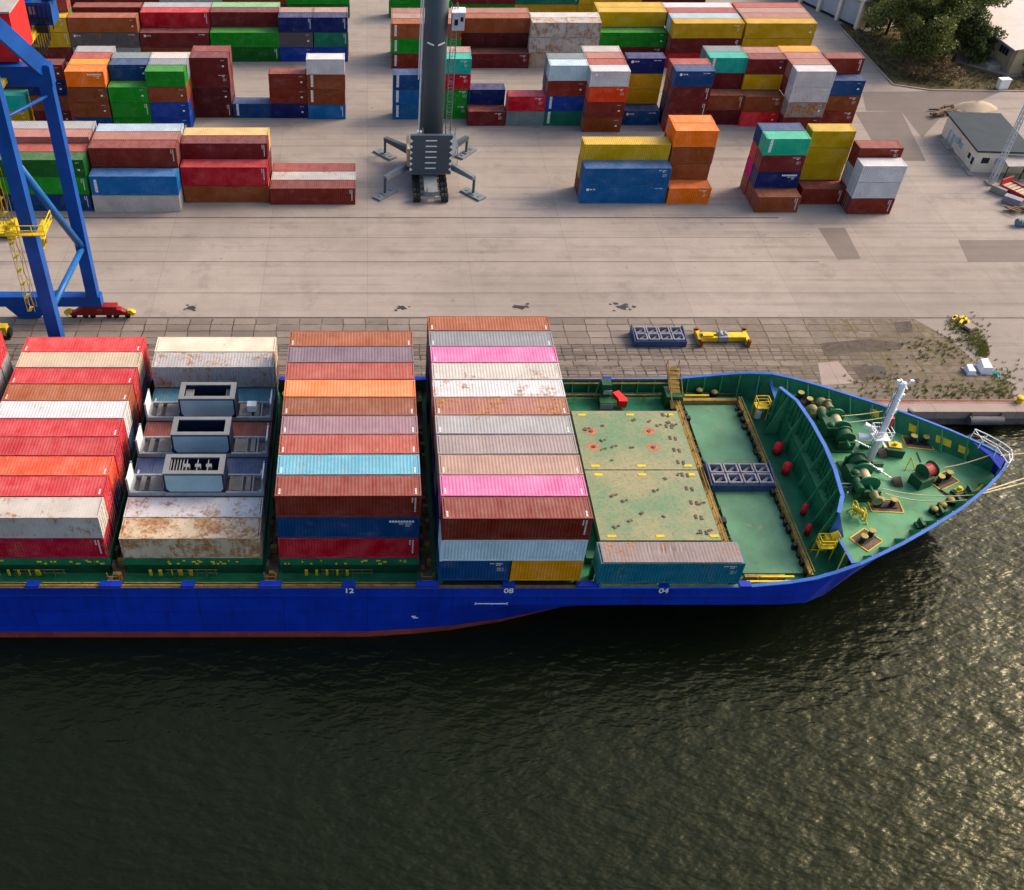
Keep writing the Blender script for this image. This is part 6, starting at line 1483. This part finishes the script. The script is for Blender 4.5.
def small_lamp():
    b = at(965, 60, 0); t = thing('street_lamp', b, 'thin street lamp with bulb head in front of the dark tree', 'street lamp'); m = MB().tube((b.x, b.y, 0), (b.x, b.y, 5.2), .07, .05, 8); m.tube((b.x, b.y, 5.2), (b.x+.3, b.y, 5.5), .05, n=6); part('post', m, 'lgrey_cab', t); m = MB().dome((b.x+.45, b.y, 5.4), .28, .25, 10, 3); part('lamp_shade', m, 'white', t)
small_lamp()
c = at(1001, 89, 0); t = thing('utility_cabinet', c, 'white utility cabinet standing on the grass verge', 'cabinet'); m = MB().cbox((c.x, c.y, .95), (1.7, 1.0, 1.5), .1); part('cabinet_body', m, 'white', t); m = MB().cbox((c.x, c.y, 1.78), (1.9, 1.2, .14), .1); part('lid', m, 'white', t); m = MB().cbox((c.x, c.y, .1), (1.8, 1.1, .2), .1); part('base', m, 'concrete_old', t)
# sand heap and scrap boughs behind the office
def heap():
    c = at(972, 108, 0); m = MB(); rng = random.Random(4); n, k = 20, 5; P = []
    for j in range(k+1):
        t_ = j/k
        for i in range(n): a = 2*math.pi*i/n; rr = (1-t_)*(1+.12*math.sin(3*a+1))*rng.uniform(.95, 1.05); P.append((c.x+.6+3.4*rr*math.cos(a), c.y+1.8*rr*math.sin(a), 1.2*(1-(1-t_)**1.6)*rng.uniform(.95, 1.05)))
    F = [(j*n+i, j*n+(i+1) % n, (j+1)*n+(i+1) % n, (j+1)*n+i) for j in range(k) for i in range(n)]; m.add(P, F)
    solo('sand_heap', m, paint('pale_sand', (.43, .35, .25), .95, .15), c, 'pale heap of sand behind the slate-blue roof of the office', 'heap', smooth=True)
    c = at(943, 113, 0); t = thing('scrap_pile', c, 'dark pile of scrap bent metal beside the pale sand heap', 'scrap pile'); m = MB()
    for i in range(16): a = rng.uniform(-.5, .5); p = c+Vector((rng.uniform(-2, 2.4), rng.uniform(-1.6, 1.6), rng.uniform(.15, .8))); m.cbox((p.x, p.y, p.z), (rng.uniform(.8, 2.4), rng.uniform(.15, .5), rng.uniform(.15, .5)), a+rng.choice((0, .5)))
    part('scrap_metal', m, 'brown', t)
heap()
# flatbed truck in red with pallets beside it, at the picture edge
def trailer():
    c = at(1024, 200, 0); t = thing('red_trailer', c, 'red flatbed trailer with timber deck cut by the picture edge', 'trailer'); ang = R(-62)
    ca, sa = math.cos(ang), math.sin(ang); L = lambda x, y, z: (c.x+x*ca-y*sa, c.y+x*sa+y*ca, z)
    m = MB()
    for y in (-1.2, 1.2): m.beam(L(-3.5, y, .95), L(5, y, .95), .16, .5)
    m.beam(L(-3.5, -1.2, 1.3), L(-3.5, 1.2, 1.3), .2, 1.2); part('frame', m, paint('trailer_red', (.36, .012, .02), .5, .2), t)
    m = MB()
    for i in range(12): m.beam(L(-3.2+i*.68, -1.1, 1.0), L(-3.2+i*.68, 1.1, 1.0), .5, .06)
    part('deck_board', m, paint('pale_boards', (.45, .36, .25), .8, .2), t)
    for x in (-2, 3.2):
        for y in (-1.0, 1.0):
            m = MB(); a = L(x, y-.15, .45); b = L(x, y+.15, .45); m.tube(a, b, .45, n=16); part('wheel', m, 'tyre', t)
trailer()
for px, py, s, a, mat, lab in ((998, 193, (2.2, 1.0, .9), -.9, 'concrete_old', 'grey concrete block with dark end between mast and red trailer'), (1011, 204, (2.4, 1.1, 1.0), -.8, 'bin_grey', 'grey crate beside the red trailer')):
    c = at(px, py, 0); t = thing('site_crate', c, lab, 'crate', 'crates at the yard corner'); m = MB().cbox((c.x, c.y, s[2]/2+.1), s, a); part('crate_body', m, mat, t); m = MB().cbox((c.x+.95*math.cos(a), c.y+.95*math.sin(a), .35), (.5, .8, .5), a); part('crate_end', m, 'black', t); m = MB().cbox((c.x, c.y, .05), (s[0], s[1]*.9, .1), a); part('skid', m, 'timber', t)
c = at(1016, 213, 0); t = thing('timber_pile', c, 'heap of brown broken timber beside the grey crate', 'timber pile'); m = MB(); rng = random.Random(6)
for i in range(9): m.cbox((c.x+rng.uniform(-1, 1), c.y+rng.uniform(-.7, .7), .15+.08*i), (rng.uniform(1.0, 2.2), .25, .14), rng.uniform(-1.2, .3))
part('timber', m, 'timber', t)
c = at(1022, 226, 0); t = thing('blue_drum', c, 'dull blue drum lying on the concrete below the broken timber', 'drum'); m = MB().tube((c.x-.9, c.y, .55), (c.x+1.2, c.y+.2, .55), .55, n=18); part('drum_body', m, paint('drum_blue', (.10, .17, .22), .5, .2), t); m = MB(); [m.tube((c.x+x, c.y+.09*x, .55), (c.x+x+.08, c.y+.09*x, .55), .58, n=18) for x in (-.6, .1, .8)]; part('hoop', m, 'grey', t)

# ------------------------------------------------------------------ trees
def tree(x, y, H, Rr, n, mat, label, seed, name='broadleaf_tree', crown0=.22, trunk_r=.28, leaf=.52, dark=None):
    import numpy as np
    rng = np.random.default_rng(seed); t = thing(name, (x, y, 0), label, 'tree', 'trees behind the verge')
    m = MB(); pr = random.Random(seed); top = Vector((x+pr.uniform(-.4, .4), y+pr.uniform(-.4, .4), H*.72)); m.tube((x, y, 0), (x+.1, y, H*.3), trunk_r, trunk_r*.75, 10); m.tube((x+.1, y, H*.3), top, trunk_r*.75, trunk_r*.25, 8)
    ends = []
    for i in range(11):
        a = pr.uniform(0, 6.28); z0 = H*pr.uniform(.22, .6); L = Rr*pr.uniform(.45, .85); p = Vector((x+.1, y, z0)); q = p+Vector((math.cos(a)*L, math.sin(a)*L, H*pr.uniform(.08, .26))); m.tube(p, q, trunk_r*.35, trunk_r*.12, 6); ends.append(q)
        r2 = q+Vector((pr.uniform(-1, 1), pr.uniform(-1, 1), pr.uniform(.3, 1.4))); m.tube(q, r2, trunk_r*.14, .03, 5); ends.append(r2)
    part('trunk', m, 'bark', t)
    # clumps of leaves spread through the crown's volume
    nc = 46; V = []; F = []
    cen = []
    for e in ends: cen.append((e.x, e.y, e.z, pr.uniform(.5, .8)))
    while len(cen) < nc:
        a = pr.uniform(0, 6.28); u = pr.random()**.6; zz = pr.random(); prof = math.sin(math.pi*min(1, .16+zz*.86))**.7
        cen.append((x+math.cos(a)*u*Rr*prof, y+math.sin(a)*u*Rr*prof, H*(crown0+(1-crown0)*zz*.95), pr.uniform(.45, .95)))
    cen = np.array(cen); cid = rng.integers(0, len(cen), n); d = rng.normal(size=(n, 3)); d /= np.linalg.norm(d, axis=1)[:, None]
    rad = cen[cid, 3]*Rr*.46*rng.random(n)**.4; p = cen[cid, :3]+d*rad[:, None]*np.array([1, 1, .75]); p[:, 2] = np.maximum(p[:, 2], H*crown0*.7)
    s = leaf*rng.uniform(.55, 1.2, n); a1 = rng.normal(size=(n, 3)); a1 /= np.linalg.norm(a1, axis=1)[:, None]; b1 = np.cross(a1, rng.normal(size=(n, 3))); b1 /= np.linalg.norm(b1, axis=1)[:, None]
    q = np.stack([p-a1*s[:, None]*.5, p+b1*s[:, None]*.28, p+a1*s[:, None]*.5, p-b1*s[:, None]*.28], 1).reshape(-1, 3)-np.array([x, y, 0])
    me = bpy.data.meshes.new('crown'); me.vertices.add(len(q)); me.vertices.foreach_set('co', q.ravel().astype('f')); me.loops.add(4*n); me.loops.foreach_set('vertex_index', np.arange(4*n, dtype='i')); me.polygons.add(n); me.polygons.foreach_set('loop_start', np.arange(0, 4*n, 4, dtype='i')); me.polygons.foreach_set('loop_total', np.full(n, 4, dtype='i')); me.update(calc_edges=True); me.validate()
    me.materials.append(M[mat]); o = bpy.data.objects.new('crown', me); COL.objects.link(o); o.parent = t
def tr_(px, py, *a, **k):
    p = at(px, py, 0); tree(p.x, p.y, *a, **k)
tr_(903, 62, 14.5, 7.0, 30000, 'leaf', 'tall dense green tree beside the garages, trunk visible at its foot', 11, crown0=.10)
tr_(934, 56, 15.5, 6.8, 30000, 'leaf2', 'tallest dark green tree in the middle of the clump', 12, crown0=.08)
tr_(958, 46, 15.5, 6.2, 24000, 'leaf', 'green tree of the clump next to the warehouse roof', 13, crown0=.1)
tr_(973, 61, 6.4, 3.0, 6000, 'leaf2', 'low dark rounded tree in front of the warehouse wall', 14, crown0=.12, trunk_r=.16)
tr_(886, 34, 12.0, 5.8, 20000, 'leaf', 'smaller tree in front of the garage end wall', 15, crown0=.1)
tr_(1030, 76, 2.6, 1.6, 2500, 'leaf2', 'dark round shrub at the warehouse corner', 16, name='round_shrub', crown0=.05, trunk_r=.08, leaf=.3)
tr_(940, 80, 2.8, 2.7, 3000, 'dryleaf', 'brown dry bush on the verge below the trees', 17, name='dry_bush', crown0=.05, trunk_r=.08, leaf=.32)
tr_(913, 78, 1.9, 1.9, 1600, 'dryleaf', 'small brown dry bush at the foot of the tall green tree', 18, name='dry_bush', crown0=.05, trunk_r=.06, leaf=.3)
